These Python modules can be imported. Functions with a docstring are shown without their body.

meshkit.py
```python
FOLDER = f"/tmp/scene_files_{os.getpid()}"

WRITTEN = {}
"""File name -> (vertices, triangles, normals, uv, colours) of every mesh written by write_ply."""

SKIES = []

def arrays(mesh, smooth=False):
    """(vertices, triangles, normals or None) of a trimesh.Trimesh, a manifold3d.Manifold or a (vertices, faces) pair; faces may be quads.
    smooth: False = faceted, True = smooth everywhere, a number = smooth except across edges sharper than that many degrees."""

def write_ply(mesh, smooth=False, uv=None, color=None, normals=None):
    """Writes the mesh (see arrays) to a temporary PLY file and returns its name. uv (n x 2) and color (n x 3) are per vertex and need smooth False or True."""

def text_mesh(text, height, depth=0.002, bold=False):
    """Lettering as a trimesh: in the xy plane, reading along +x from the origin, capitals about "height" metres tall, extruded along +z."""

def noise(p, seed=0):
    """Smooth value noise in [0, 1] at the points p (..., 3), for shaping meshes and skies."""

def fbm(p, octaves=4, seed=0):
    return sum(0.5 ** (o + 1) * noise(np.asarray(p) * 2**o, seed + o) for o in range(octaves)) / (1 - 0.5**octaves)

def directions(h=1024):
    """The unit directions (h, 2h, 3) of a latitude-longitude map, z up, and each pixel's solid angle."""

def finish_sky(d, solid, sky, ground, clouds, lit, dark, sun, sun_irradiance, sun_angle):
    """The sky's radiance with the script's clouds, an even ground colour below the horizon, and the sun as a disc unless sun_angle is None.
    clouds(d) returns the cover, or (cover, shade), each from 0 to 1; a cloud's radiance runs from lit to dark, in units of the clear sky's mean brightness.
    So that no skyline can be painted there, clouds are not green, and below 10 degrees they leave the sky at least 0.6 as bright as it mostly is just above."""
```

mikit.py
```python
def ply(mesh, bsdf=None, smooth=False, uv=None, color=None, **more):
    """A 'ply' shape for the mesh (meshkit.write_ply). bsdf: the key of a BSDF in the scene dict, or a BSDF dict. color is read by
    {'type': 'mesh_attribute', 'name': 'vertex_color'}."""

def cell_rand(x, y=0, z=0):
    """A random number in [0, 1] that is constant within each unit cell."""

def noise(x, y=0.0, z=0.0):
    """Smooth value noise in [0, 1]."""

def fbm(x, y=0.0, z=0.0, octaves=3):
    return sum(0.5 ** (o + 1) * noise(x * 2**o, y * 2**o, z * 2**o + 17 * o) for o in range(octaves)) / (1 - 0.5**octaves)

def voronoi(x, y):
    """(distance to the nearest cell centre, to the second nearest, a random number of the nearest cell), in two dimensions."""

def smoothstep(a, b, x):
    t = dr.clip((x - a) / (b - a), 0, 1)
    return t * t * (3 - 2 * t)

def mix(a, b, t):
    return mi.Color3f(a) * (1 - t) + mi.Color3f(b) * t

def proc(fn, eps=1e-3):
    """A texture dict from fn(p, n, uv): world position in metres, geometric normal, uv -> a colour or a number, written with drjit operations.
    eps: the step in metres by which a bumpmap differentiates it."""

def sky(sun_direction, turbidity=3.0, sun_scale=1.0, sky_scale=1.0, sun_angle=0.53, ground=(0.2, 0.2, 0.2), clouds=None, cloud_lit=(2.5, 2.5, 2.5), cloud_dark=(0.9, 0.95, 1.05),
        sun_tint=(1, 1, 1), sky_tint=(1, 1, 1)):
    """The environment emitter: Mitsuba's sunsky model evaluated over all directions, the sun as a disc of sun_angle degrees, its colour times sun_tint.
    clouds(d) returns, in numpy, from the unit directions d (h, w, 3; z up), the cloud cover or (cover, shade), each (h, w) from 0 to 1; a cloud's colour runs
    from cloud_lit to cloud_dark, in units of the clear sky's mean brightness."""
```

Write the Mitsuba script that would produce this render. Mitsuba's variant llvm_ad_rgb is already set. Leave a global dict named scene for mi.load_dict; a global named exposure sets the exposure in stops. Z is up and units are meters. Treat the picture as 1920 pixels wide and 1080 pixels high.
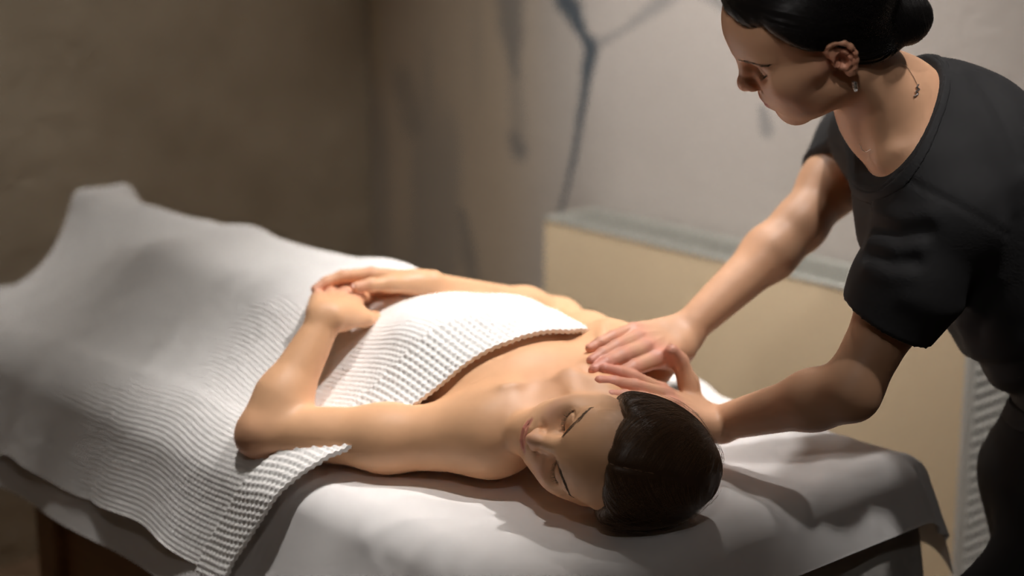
# A massage room: a woman lies on a sheeted table under a waffle blanket, a therapist leans in from the head end.
import math
import os

import mitsuba as mi
import numpy as np
import trimesh
from scipy.ndimage import gaussian_filter, gaussian_filter1d, map_coordinates
from scipy.spatial.transform import Rotation as Ro

import drjit as dr
import mikit
import meshkit

T = mi.ScalarTransform4f
scene = {"type": "scene"}
labels = {}
QUICK = float(os.environ.get("QUICK", "1"))  # coarser meshes for a quick look

# ---------------------------------------------------------------- camera
# World: x runs along the table from feet to head, y across it to the back wall, z up; metres.
AXIS, FOCAL, TILT, EYE = math.radians(41.4), 3375.0, math.radians(14.3), np.array([0, 0, 1.595])
RIGHT = np.array([math.sin(AXIS), math.cos(AXIS), 0])
VIEW = np.array([-math.cos(AXIS) * math.cos(TILT), math.sin(AXIS) * math.cos(TILT), -math.sin(TILT)])
scene["camera"] = {
    "type": "thinlens", "fov": 2 * math.degrees(math.atan(960 / FOCAL)), "fov_axis": "x", "aperture_radius": 0.0175, "focus_distance": 2.26,
    "near_clip": 0.05, "far_clip": 50.0, "to_world": T().look_at(origin=EYE.tolist(), target=(EYE + VIEW).tolist(), up=[0, 0, 1]),
}
exposure = 0.08

# ---------------------------------------------------------------- light: ceiling lamps out of view, placed and aimed for what each lights
CEILING = 2.62
LAMPS = [  # place, aim, intensity, cutoff, beam
    ((-1.38, 1.96, CEILING), (-1.94, 1.64, 0.8), 11.2, 17.5, 6),  # unseen, lights the chest and the top of the blanket
    ((-2.30, 2.30, CEILING), (-2.00, 2.40, 0.7), 5.0, 36, 14),  # unseen, lights the convector and the wall above it
    ((-0.30, 0.20, CEILING), (-1.6, 1.6, 0.8), 0.9, 65, 50),  # out of view, weak wide light from the near side
    ((-3.22, 1.25, CEILING), (-3.50, 1.15, 0.8), 3.0, 45, 20),  # out of view, placed to light the left plaster wall
    ((-1.84, 1.17, CEILING), (-1.87, 1.17, 0.8), 6.0, 17, 6),  # unseen, placed to light the near sheet beside the arm
    ((-0.70, 2.02, CEILING), (-1.30, 1.95, 1.27), 5.0, 8.5, 4),  # out of view, narrow beam on the therapist's nape and shoulders
    ((-2.50, 1.72, CEILING), (-2.36, 2.64, 0.75), 8.0, 36, 12),  # unseen, aimed at the mural wall
    ((-0.40, 2.42, CEILING), (-1.67, 2.57, 0.55), 5.0, 11, 6),  # out of view, aimed at the louvred end of the convector
    ((-0.55, 0.55, CEILING), (-1.44, 1.73, 1.34), 3.0, 9, 4),  # added fill for the therapist's face
]
LAMP_LABELS = ["unseen ceiling lamp lighting the chest of the lying woman", "unseen ceiling lamp lighting the mural wall and the convector", "unseen ceiling lamp giving weak wide light from the near half of the room", "unseen ceiling lamp lighting the dark plaster wall", "unseen ceiling lamp lighting the sheet at the near edge of the table", "unseen ceiling lamp lighting the nape of the therapist", "unseen ceiling lamp above the blanket, aimed at the mural wall", "unseen ceiling lamp lighting the louvred end of the convector", "added fill lamp for the face of the therapist"]


def lamp_light(i, at, aim, power, cutoff, beam, colour=(1.0, 0.955, 0.91)):
    """A cluster of small spot emitters for one unseen lamp, so that the shadows have soft edges."""
    n = 12
    for k in range(n):
        r, a = 0.045 * math.sqrt((k + 0.5) / n), k * 2.39996
        o = np.array(at) + [r * math.cos(a), r * math.sin(a), -0.035]
        t = np.array(aim) + [r * math.cos(a), r * math.sin(a), 0]
        scene[f"unseen_spot_{i}_{k}"] = {"type": "spot", "intensity": {"type": "rgb", "value": [power / n * c for c in colour]}, "cutoff_angle": cutoff, "beam_width": beam,
                                 "to_world": T().look_at(origin=o.tolist(), target=t.tolist(), up=[0, 1, 0.01])}


for i, L in enumerate(LAMPS):
    lamp_light(i, *L)


# ---------------------------------------------------------------- helpers
def add(key, mesh, bsdf, smooth=30, label=None, category=None, group=None, kind=None, uv=None, color=None):
    scene[key] = mikit.ply(mesh, bsdf, smooth=smooth, uv=uv, color=color)
    tag(key, label, category, group, kind)


def tag(key, label=None, category=None, group=None, kind=None):
    d = {k: v for k, v in (("label", label), ("category", category), ("group", group), ("kind", kind)) if v}
    if d:
        labels[key] = d


def rgb(*v):
    return {"type": "rgb", "value": list(v)}


def mat(key, colour, rough=0.5, **more):
    c = colour if isinstance(colour, dict) else rgb(*colour)
    scene[key] = {"type": "twosided", "bsdf": {"type": "principled", "base_color": c, "roughness": rough, **more}}


def bumped(key, colour, rough, height, scale=1.0, eps=1e-3, **more):
    c = colour if isinstance(colour, dict) else rgb(*colour)
    scene[key] = {"type": "twosided", "bsdf": {"type": "bumpmap", "arbitrary": mikit.proc(height, eps), "scale": scale, "bsdf": {"type": "principled", "base_color": c, "roughness": rough, **more}}}


def box(lo, hi, bevel=0.0):
    """A box with chamfered edges."""
    lo, hi = np.asarray(lo, float), np.asarray(hi, float)
    if bevel <= 0:
        return trimesh.creation.box(bounds=[lo, hi])
    p = [[x, y, z] for x in (lo[0], hi[0]) for y in (lo[1], hi[1]) for z in (lo[2], hi[2])]
    c, pts = (lo + hi) / 2, []
    for q in p:
        s = np.sign(np.array(q) - c)
        for k in range(3):
            pts.append([q[j] - (s[j] * bevel if j != k else 0) for j in range(3)])
    return trimesh.convex.convex_hull(np.array(pts))


def tube(points, radii, sides=8, closed=False, caps=True):
    """A round bar along a polyline."""
    p = np.asarray(points, float)
    t = np.gradient(p, axis=0) if not closed else np.roll(p, -1, 0) - np.roll(p, 1, 0)
    t /= np.linalg.norm(t, axis=1, keepdims=True) + 1e-12
    ref = np.where(np.abs(t[:, 2:]).max() < 0.95, [0, 0, 1.0], [1.0, 0, 0.2])
    a = np.cross(t, ref)
    a /= np.linalg.norm(a, axis=1, keepdims=True) + 1e-12
    b, ang = np.cross(t, a), np.arange(sides) * 2 * np.pi / sides
    v = p[:, None] + np.broadcast_to(radii, (len(p),))[:, None, None] * (np.cos(ang)[None, :, None] * a[:, None] + np.sin(ang)[None, :, None] * b[:, None])
    n = len(p)
    i, j = np.meshgrid(np.arange(n if closed else n - 1), np.arange(sides), indexing="ij")
    q = np.stack([i * sides + j, i * sides + (j + 1) % sides, (i + 1) % n * sides + (j + 1) % sides, (i + 1) % n * sides + j], -1).reshape(-1, 4)
    f = np.vstack([q[:, [0, 2, 1]], q[:, [0, 3, 2]]])
    v = v.reshape(-1, 3)
    if caps and not closed:
        v = np.vstack([v, p[:1], p[-1:]])
        k = np.arange(sides)
        f = np.vstack([f, np.stack([k, (k + 1) % sides, k * 0 + n * sides], 1), np.stack([(n - 1) * sides + (k + 1) % sides, (n - 1) * sides + k, k * 0 + n * sides + 1], 1)])
    return trimesh.Trimesh(v, f, process=False)


def grid_faces(n, m, flip=False):
    i, j = np.meshgrid(np.arange(n - 1), np.arange(m - 1), indexing="ij")
    a = (i * m + j).ravel()
    q = np.stack([a, a + m, a + m + 1, a + 1], 1)
    f = np.vstack([q[:, [0, 1, 2]], q[:, [0, 2, 3]]])
    return f[:, ::-1] if flip else f


def thick(P, n, t):
    """A cloth grid P (a, b, 3) with normals n as a closed sheet of thickness t below the given side."""
    a, b = P.shape[:2]
    v = np.vstack([P.reshape(-1, 3), (P - n * t).reshape(-1, 3)])
    f = grid_faces(a, b)
    k = np.arange(a * b).reshape(a, b)
    rim = np.concatenate([k[:-1, 0], k[-1, :-1], k[::-1][:-1, -1], k[0, ::-1][:-1]])
    nx = np.roll(rim, -1)
    side = np.vstack([np.stack([rim, nx, nx + a * b], 1)[:, ::-1], np.stack([rim, nx + a * b, rim + a * b], 1)[:, ::-1]])
    return v, np.vstack([f, f[:, ::-1] + a * b, side[:, ::-1]])


def grid_normals(P):
    n = np.cross(np.gradient(P, axis=0), np.gradient(P, axis=1))
    return n / (np.linalg.norm(n, axis=2, keepdims=True) + 1e-12)
# ---------------------------------------------------------------- room: back wall with a mural, left wall of dark plaster, convector under the mural
WALL_Y, WALL_X = 2.665, -3.56
FRONT_Y, SIDE_X = -1.6, 1.6
sm, nz, fb = mikit.smoothstep, mikit.noise, mikit.fbm


def stroke(x, z, pts, w, soft=1.0):
    """Cover of a painted line with widths w at its points."""
    out = mi.Float(0)
    for (x0, z0), (x1, z1), w0, w1 in zip(pts[:-1], pts[1:], w[:-1], w[1:]):
        dx, dz = x1 - x0, z1 - z0
        t = dr.clip(((x - x0) * dx + (z - z0) * dz) / (dx * dx + dz * dz), 0, 1)
        d = dr.sqrt(dr.square(x - x0 - t * dx) + dr.square(z - z0 - t * dz))
        ww = w0 + t * (w1 - w0)
        out = dr.maximum(out, 1 - sm(ww * (1 - 0.5 * soft), ww * (1 + soft), d))
    return out


def mural(p, n, uv):
    """Beige paint with smoke-dark stems and blots."""
    x, z = p.x, p.z
    jx, jz = x + 0.012 * (fb(x * 30, z * 30, 4.0) - 0.5), z + 0.012 * (fb(x * 30, z * 30, 9.0) - 0.5)
    cloud = fb(x * 2.3 + 3, z * 1.1, 2.0)
    wash = fb(x * 7, z * 1.4 + 5, 7.0)
    c = mikit.mix((0.50, 0.455, 0.42), (0.43, 0.39, 0.355), sm(0.35, 0.7, cloud))
    left = 1 - sm(-3.10, -2.80, x)
    c = mikit.mix(c, mikit.mix((0.42, 0.335, 0.245), (0.31, 0.26, 0.205), sm(0.35, 0.65, wash)), left * 0.9)
    c = mikit.mix(c, (0.45, 0.36, 0.22), (1 - sm(0.0, 0.03, dr.abs(x + 3.525))) * sm(0.9, 1.15, z) * 0.8)
    dark = stroke(jx, jz, [(-2.853, 1.239), (-2.824, 1.216), (-2.791, 1.170), (-2.769, 1.144), (-2.784, 1.074), (-2.804, 0.956), (-2.835, 0.845), (-2.868, 0.76)], [0.024, 0.024, 0.011, 0.020, 0.012, 0.008, 0.005, 0.004], 0.8)
    dark = dr.maximum(dark, 0.35 * stroke(jx, jz, [(-2.853, 1.9), (-2.846, 1.30), (-2.835, 1.225)], [0.06, 0.034, 0.02], 0.8))
    dark = dr.maximum(dark, 0.40 * stroke(jx, jz, [(-2.769, 1.150), (-2.717, 1.165), (-2.655, 1.198), (-2.602, 1.235), (-2.50, 1.30)], [0.010, 0.007, 0.007, 0.011, 0.02], 1.0))
    dark = dr.maximum(dark, 0.55 * stroke(jx, jz, [(-3.05, 1.35), (-3.025, 1.157), (-3.012, 1.06)], [0.045, 0.030, 0.010], 1.0))
    dark = dr.maximum(dark, 0.25 * stroke(jx, jz, [(-3.012, 1.06), (-3.0, 0.90)], [0.02, 0.02], 1.0))
    dark = dr.maximum(dark, 0.55 * stroke(jx, jz, [(-3.010, 0.912), (-2.998, 0.892)], [0.022, 0.020], 1.0))
    dark = dr.maximum(dark, 0.42 * stroke(jx, jz, [(-3.205, 0.72), (-3.175, 0.617), (-3.150, 0.52)], [0.010, 0.024, 0.016], 1.0))
    dark = dr.maximum(dark, 0.30 * stroke(jx, jz, [(-3.42, 1.0), (-3.39, 0.91)], [0.03, 0.03], 1.2))
    dark = dr.maximum(dark, 0.45 * stroke(jx, jz, [(-2.285, 1.065), (-2.275, 1.03)], [0.008, 0.014], 1.0))
    dark = dr.maximum(dark, 0.50 * stroke(jx, jz, [(-2.46, 1.30), (-2.38, 1.258), (-2.30, 1.32)], [0.02, 0.012, 0.03], 1.0))
    return mikit.mix(c, (0.055, 0.075, 0.095), dark * 0.95)


def plaster(p, n, uv):
    a = fb(p.y * 1.7, p.z * 1.7, 3.0)
    b = fb(p.y * 9, p.z * 9, 1.0)
    return mikit.mix((0.33, 0.275, 0.20), (0.45, 0.385, 0.29), sm(0.3, 0.72, 0.7 * a + 0.3 * b))


bumped("mural_paint", mikit.proc(mural), 0.75, lambda p, n, uv: fb(p.x * 60, p.z * 60, 1.0), 0.0012)
bumped("left_plaster", mikit.proc(plaster), 0.7, lambda p, n, uv: fb(p.y * 22, p.z * 22, 1.0), 0.005)
mat("room_paint", (0.42, 0.38, 0.33), 0.8)
mat("ceiling_paint", (0.55, 0.52, 0.48), 0.8)
bumped("floor_wood", mikit.proc(lambda p, n, uv: mikit.mix((0.16, 0.10, 0.06), (0.24, 0.16, 0.10), fb(p.x * 2, p.y * 30, 1.0))), 0.45, lambda p, n, uv: fb(p.x * 5, p.y * 80, 1.0), 0.0006)
W = 0.10
add("wall_back", box((WALL_X - W, WALL_Y, 0), (SIDE_X + W, WALL_Y + W, CEILING)), "mural_paint", False, kind="structure", label="beige back wall with a smoky mural")
add("wall_left", box((WALL_X - W, FRONT_Y - W, 0), (WALL_X, WALL_Y, CEILING)), "left_plaster", False, kind="structure", label="dark olive plaster wall beyond the foot of the table")
add("wall_right", box((SIDE_X, FRONT_Y - W, 0), (SIDE_X + W, WALL_Y, CEILING)), "room_paint", False, kind="structure")
add("wall_front", box((WALL_X, FRONT_Y - W, 0), (SIDE_X, FRONT_Y, CEILING)), "room_paint", False, kind="structure")
add("ceiling", box((WALL_X - W, FRONT_Y - W, CEILING), (SIDE_X + W, WALL_Y + W, CEILING + W)), "ceiling_paint", False, kind="structure")
add("floor", box((WALL_X - W, FRONT_Y - W, -W), (SIDE_X + W, WALL_Y + W, 0)), "floor_wood", False, kind="structure")

# the convector: a flat front panel, a top grille of thin bars, a louvred end
CY0, CY1, CX0, CX1, CZ = 2.51, 2.655, -2.745, -1.675, 0.80
mat("convector_paint", (0.82, 0.655, 0.44), 0.5)
mat("frame_paint", (0.60, 0.59, 0.55), 0.45)
mat("grille_metal", (0.42, 0.42, 0.38), 0.4, metallic=0.3)
mat("dark_hole", (0.03, 0.03, 0.028), 0.9)
add("convector__front_panel", box((CX0, CY0, 0.06), (CX1 - 0.004, CY0 + 0.012, CZ - 0.006), 0.003), "convector_paint", 30, "large flat cream front panel")
add("convector__side_panel", box((CX0, CY0 + 0.013, 0.06), (CX0 + 0.012, CY1, CZ - 0.006), 0.002), "convector_paint", 30)
add("convector__back_panel", box((CX0 + 0.013, CY1 - 0.006, 0.06), (CX1 - 0.013, CY1, CZ - 0.03), 0), "dark_hole", False)
add("convector__top_frame", trimesh.util.concatenate([box((CX0, CY0 - 0.002, CZ - 0.005), (CX1, CY0 + 0.010, CZ + 0.003), 0.002), box((CX0, CY1 - 0.012, CZ - 0.005), (CX1, CY1, CZ + 0.003), 0.002),
    box((CX0, CY0 + 0.010, CZ - 0.005), (CX0 + 0.012, CY1 - 0.012, CZ + 0.003), 0.002), box((CX1 - 0.012, CY0 + 0.010, CZ - 0.005), (CX1, CY1 - 0.012, CZ + 0.003), 0.002)]), "grille_metal", 30, "thin pale metal rim around the top grille")
bar = mikit.ply(box((-0.0022, CY0 + 0.009, CZ - 0.012), (0.0022, CY1 - 0.011, CZ + 0.001), 0), "grille_metal", smooth=False)
n_bar = 110
for i in range(n_bar):
    scene["convector__grille_bar" + (f"_{i:03d}" if i else "")] = {**bar, "to_world": T().translate([CX0 + 0.014 + (CX1 - CX0 - 0.028) * i / (n_bar - 1), 0, 0])}
add("convector__end_frame", trimesh.util.concatenate([box((CX1 - 0.012, CY0 - 0.001, 0.06), (CX1 + 0.002, CY0 + 0.017, CZ - 0.006), 0.002), box((CX1 - 0.012, CY1 - 0.014, 0.06), (CX1 + 0.002, CY1, CZ - 0.006), 0.002),
    box((CX1 - 0.012, CY0 + 0.017, 0.06), (CX1 + 0.002, CY1 - 0.014, 0.09), 0.002), box((CX1 - 0.012, CY0 + 0.017, CZ - 0.03), (CX1 + 0.002, CY1 - 0.014, CZ - 0.006), 0.002)]), "frame_paint", 30, "pale frame around the louvred end")
sl = box((-0.011, CY0 + 0.017, -0.0065), (0.0005, CY1 - 0.014, 0.0065), 0.001)
sl.apply_transform(trimesh.transformations.rotation_matrix(math.radians(-24), [0, 1, 0]))
slat = mikit.ply(sl, "frame_paint", smooth=30)
zs = np.arange(0.105, CZ - 0.04, 0.0215)
for i, z in enumerate(zs):
    scene["convector__louvre_slat" + (f"_{i:03d}" if i else "")] = {**slat, "to_world": T().translate([CX1 - 0.001, 0, float(z)])}
add("convector__plinth", box((CX0 + 0.02, CY0 + 0.02, 0), (CX1 - 0.02, CY1, 0.062), 0), "dark_hole", False)
tag("convector", "long cream convector heater with a slatted top grille and louvred end, against the mural wall", "heater")

# fittings for the unseen ceiling lamps: a ring and a lens each
mat("lamp_ring", (0.7, 0.7, 0.68), 0.4)
mat("lamp_glass", (0.85, 0.82, 0.75), 0.3)
for i, L in enumerate(LAMPS):
    k = "unseen_ceiling_lamp" + (f"_{i:03d}" if i else "")
    c = np.array(L[0])
    a = np.linspace(0, 2 * np.pi, 33)[:-1]
    add(k + "__ring", tube(np.stack([c[0] + 0.065 * np.cos(a), c[1] + 0.065 * np.sin(a), np.full(32, c[2] - 0.008)], 1), 0.009, 8, closed=True), "lamp_ring", True)
    lens = trimesh.creation.cylinder(0.062, 0.006, sections=32)
    lens.apply_translation(c - [0, 0, 0.004])
    add(k + "__lens", lens, "lamp_glass", 30)
    tag(k, LAMP_LABELS[i], "ceiling lamp")
# ---------------------------------------------------------------- the massage table and its sheet
TOP = 0.75
TX0, TX1, TY0, TY1 = -3.11, -1.385, 1.265, 2.025


def wrap(s, t, r_edge, flare, lift=0.0, rect=None):
    """A cloth laid on the table: flat cloth coordinates to space; beyond the edge it rounds over and hangs."""
    x0, x1, y0, y1 = rect or (TX0, TX1, TY0, TY1)
    r = r_edge
    cx, cy = np.clip(s, x0 + r, x1 - r), np.clip(t, y0 + r, y1 - r)
    dx, dy = s - cx, t - cy
    e = np.hypot(dx, dy)
    ux, uy = np.where(e > 0, dx / np.maximum(e, 1e-9), 0), np.where(e > 0, dy / np.maximum(e, 1e-9), 0)
    lim = math.pi / 2 - flare
    a = np.minimum(e / r, lim)
    rest = np.maximum(e - lim * r, 0)
    R = r + lift
    out = R * np.sin(a) + rest * math.sin(flare)
    down = R * (1 - np.cos(a)) - lift + rest * math.cos(flare)
    return np.stack([cx + ux * out, cy + uy * out, TOP - down], -1)


bumped("sheet_cloth", (0.73, 0.71, 0.70), 0.85, lambda p, n, uv: fb(p.x * 260, p.y * 260, p.z * 260, octaves=2), 0.00012, sheen=0.3)
sx, sy = np.arange(TX0 - 0.02, TX1 + 0.066, 0.005 * QUICK), np.arange(TY0 - 0.185, TY1 + 0.15, 0.005 * QUICK)
SX, SY = np.meshgrid(sx, sy, indexing="ij")
P = wrap(SX, SY, 0.055, 0.36)
N = grid_normals(P)


def creases(x, y):
    """Soft wrinkles: warped ridges around the head and shoulder, a few long pulls elsewhere."""
    q = np.stack([x, y, 0 * x], -1)
    wx = meshkit.fbm(q * 5, 3, 3) - 0.5
    wy = meshkit.fbm(q * 5 + 7.3, 3, 4) - 0.5
    ang = np.arctan2(y - 1.42, x + 1.62)
    rad = np.hypot(x + 1.62, y - 1.42)
    rays = np.abs(meshkit.noise(np.stack([ang * 3.2 + wx * 0.7, rad * 3 + wy * 0.5, 0 * x], -1), 5) - 0.5) * 2
    near = np.exp(-((rad - 0.16) / 0.14) ** 2)
    h = 0.0032 * (np.exp(-(rays / 0.22) ** 2) - 0.3) * near
    h += 0.0040 * (meshkit.fbm(np.stack([x * 6 + wx, y * 3.5 + wy, 0 * x], -1), 2, 8) - 0.5) * np.clip((x + 2.0) / 0.2, 0, 1)
    folds = np.abs(meshkit.noise(np.stack([x * 5.5 + y * 4 + wx * 1.2, (y - x * 0.3) * 1.3, 0 * x], -1), 9) - 0.5) * 2
    h += 0.0016 * np.exp(-(folds / 0.10) ** 2) * np.clip((x + 2.0) / 0.2, 0, 1)
    return gaussian_filter(h, 1.2 / QUICK)


H = creases(SX, SY)
out = np.maximum(0, TY0 + 0.05 - SY)  # the near side hangs in soft folds
H += np.clip(out / 0.15, 0, 1) * 0.007 * np.sin(SX * 21 + 3 * meshkit.noise(np.stack([SX * 2, 0 * SX, 0 * SX], -1), 2)) * np.clip((TX1 - 0.02 - SX) / 0.2, 0, 1)
# the rumple on the far edge beside the therapist's hands
H += 0.030 * np.exp(-((SX + 1.86) / 0.06) ** 2 - ((SY - 2.03) / 0.035) ** 2)
qx, qy = SX - (TX1 - 0.055), SY - (TY1 - 0.055)  # the pleat at the far head corner
H += (0.0075 * np.exp(-((qx - 1.15 * qy) / 0.009) ** 2) - 0.006 * np.exp(-((qx - 1.15 * qy - 0.022) / 0.010) ** 2)) * np.clip(np.minimum(qx, qy) / 0.03, 0, 1)
P = P + N * H[..., None]
add("bed_sheet", thick(P, grid_normals(P), 0.0012), "sheet_cloth", True, "white cotton sheet fitted over the massage table under the woman", "sheet")

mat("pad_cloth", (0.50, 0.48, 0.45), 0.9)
px_, py_ = np.arange(TX0 + 0.01, TX1 + 0.235, 0.008), np.arange(TY0 - 0.03, TY1 + 0.19, 0.008)
PX, PY = np.meshgrid(px_, py_, indexing="ij")
PP = wrap(PX, PY, 0.045, 0.10, 0, (TX0 + 0.01, TX1 - 0.012, TY0 + 0.012, TY1 - 0.012)) - [0, 0, 0.008]
PP = PP + grid_normals(PP) * (0.004 * np.sin(PY * 34) * np.clip((PX - TX1) / 0.1, 0, 1))[..., None]
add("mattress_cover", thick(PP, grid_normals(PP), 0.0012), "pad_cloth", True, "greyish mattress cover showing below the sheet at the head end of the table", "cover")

bumped("table_wood", mikit.proc(lambda p, n, uv: mikit.mix((0.20, 0.105, 0.045), (0.32, 0.185, 0.085), fb(p.x * 3, p.y * 40, p.z * 40))), 0.4, lambda p, n, uv: fb(p.x * 6, p.y * 90, p.z * 90), 0.0005)
mat("table_pad", (0.35, 0.30, 0.24), 0.6)
bx0, bx1, by0, by1 = TX0 + 0.05, TX1 - 0.06, TY0 + 0.05, TY1 - 0.05
add("massage_table__cushion", box((TX0 + 0.02, TY0 + 0.02, 0.63), (TX1 - 0.02, TY1 - 0.02, TOP - 0.012), 0.02), "table_pad", 30)
add("massage_table__top_board", box((TX0 + 0.03, TY0 + 0.03, 0.598), (TX1 - 0.03, TY1 - 0.03, 0.63), 0.004), "table_wood", 30)
n_leg = 0
for x in (-2.745, -1.60):
    for y in (by0, by1 - 0.07):
        k = "massage_table__leg" + (f"_{n_leg:03d}" if n_leg else "")
        add(k, box((x, y, 0), (x + 0.07, y + 0.07, 0.598), 0.005), "table_wood", 30)
        n_leg += 1
add("massage_table__apron", trimesh.util.concatenate([box((bx0 + 0.1, by0 + 0.012, 0.50), (bx1, by0 + 0.034, 0.598), 0.003), box((bx0 + 0.1, by1 - 0.034, 0.50), (bx1, by1 - 0.012, 0.598), 0.003),
    box((bx0 + 0.1, by0 + 0.034, 0.50), (bx0 + 0.122, by1 - 0.034, 0.598), 0.003), box((bx1 - 0.022, by0 + 0.034, 0.50), (bx1, by1 - 0.034, 0.598), 0.003)]), "table_wood", 30)
add("massage_table__side_panel", box((-2.675, by0 + 0.02, 0.14), (-1.60, by0 + 0.036, 0.50), 0.003), "table_wood", 30, "brown wooden side panel")
add("massage_table__shelf", box((-2.72, by0 + 0.07, 0.14), (-1.56, by1 - 0.07, 0.165), 0.003), "table_wood", 30)
tag("massage_table", "brown wooden massage table under the white sheet, with a panelled side and square legs", "massage table")
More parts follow.
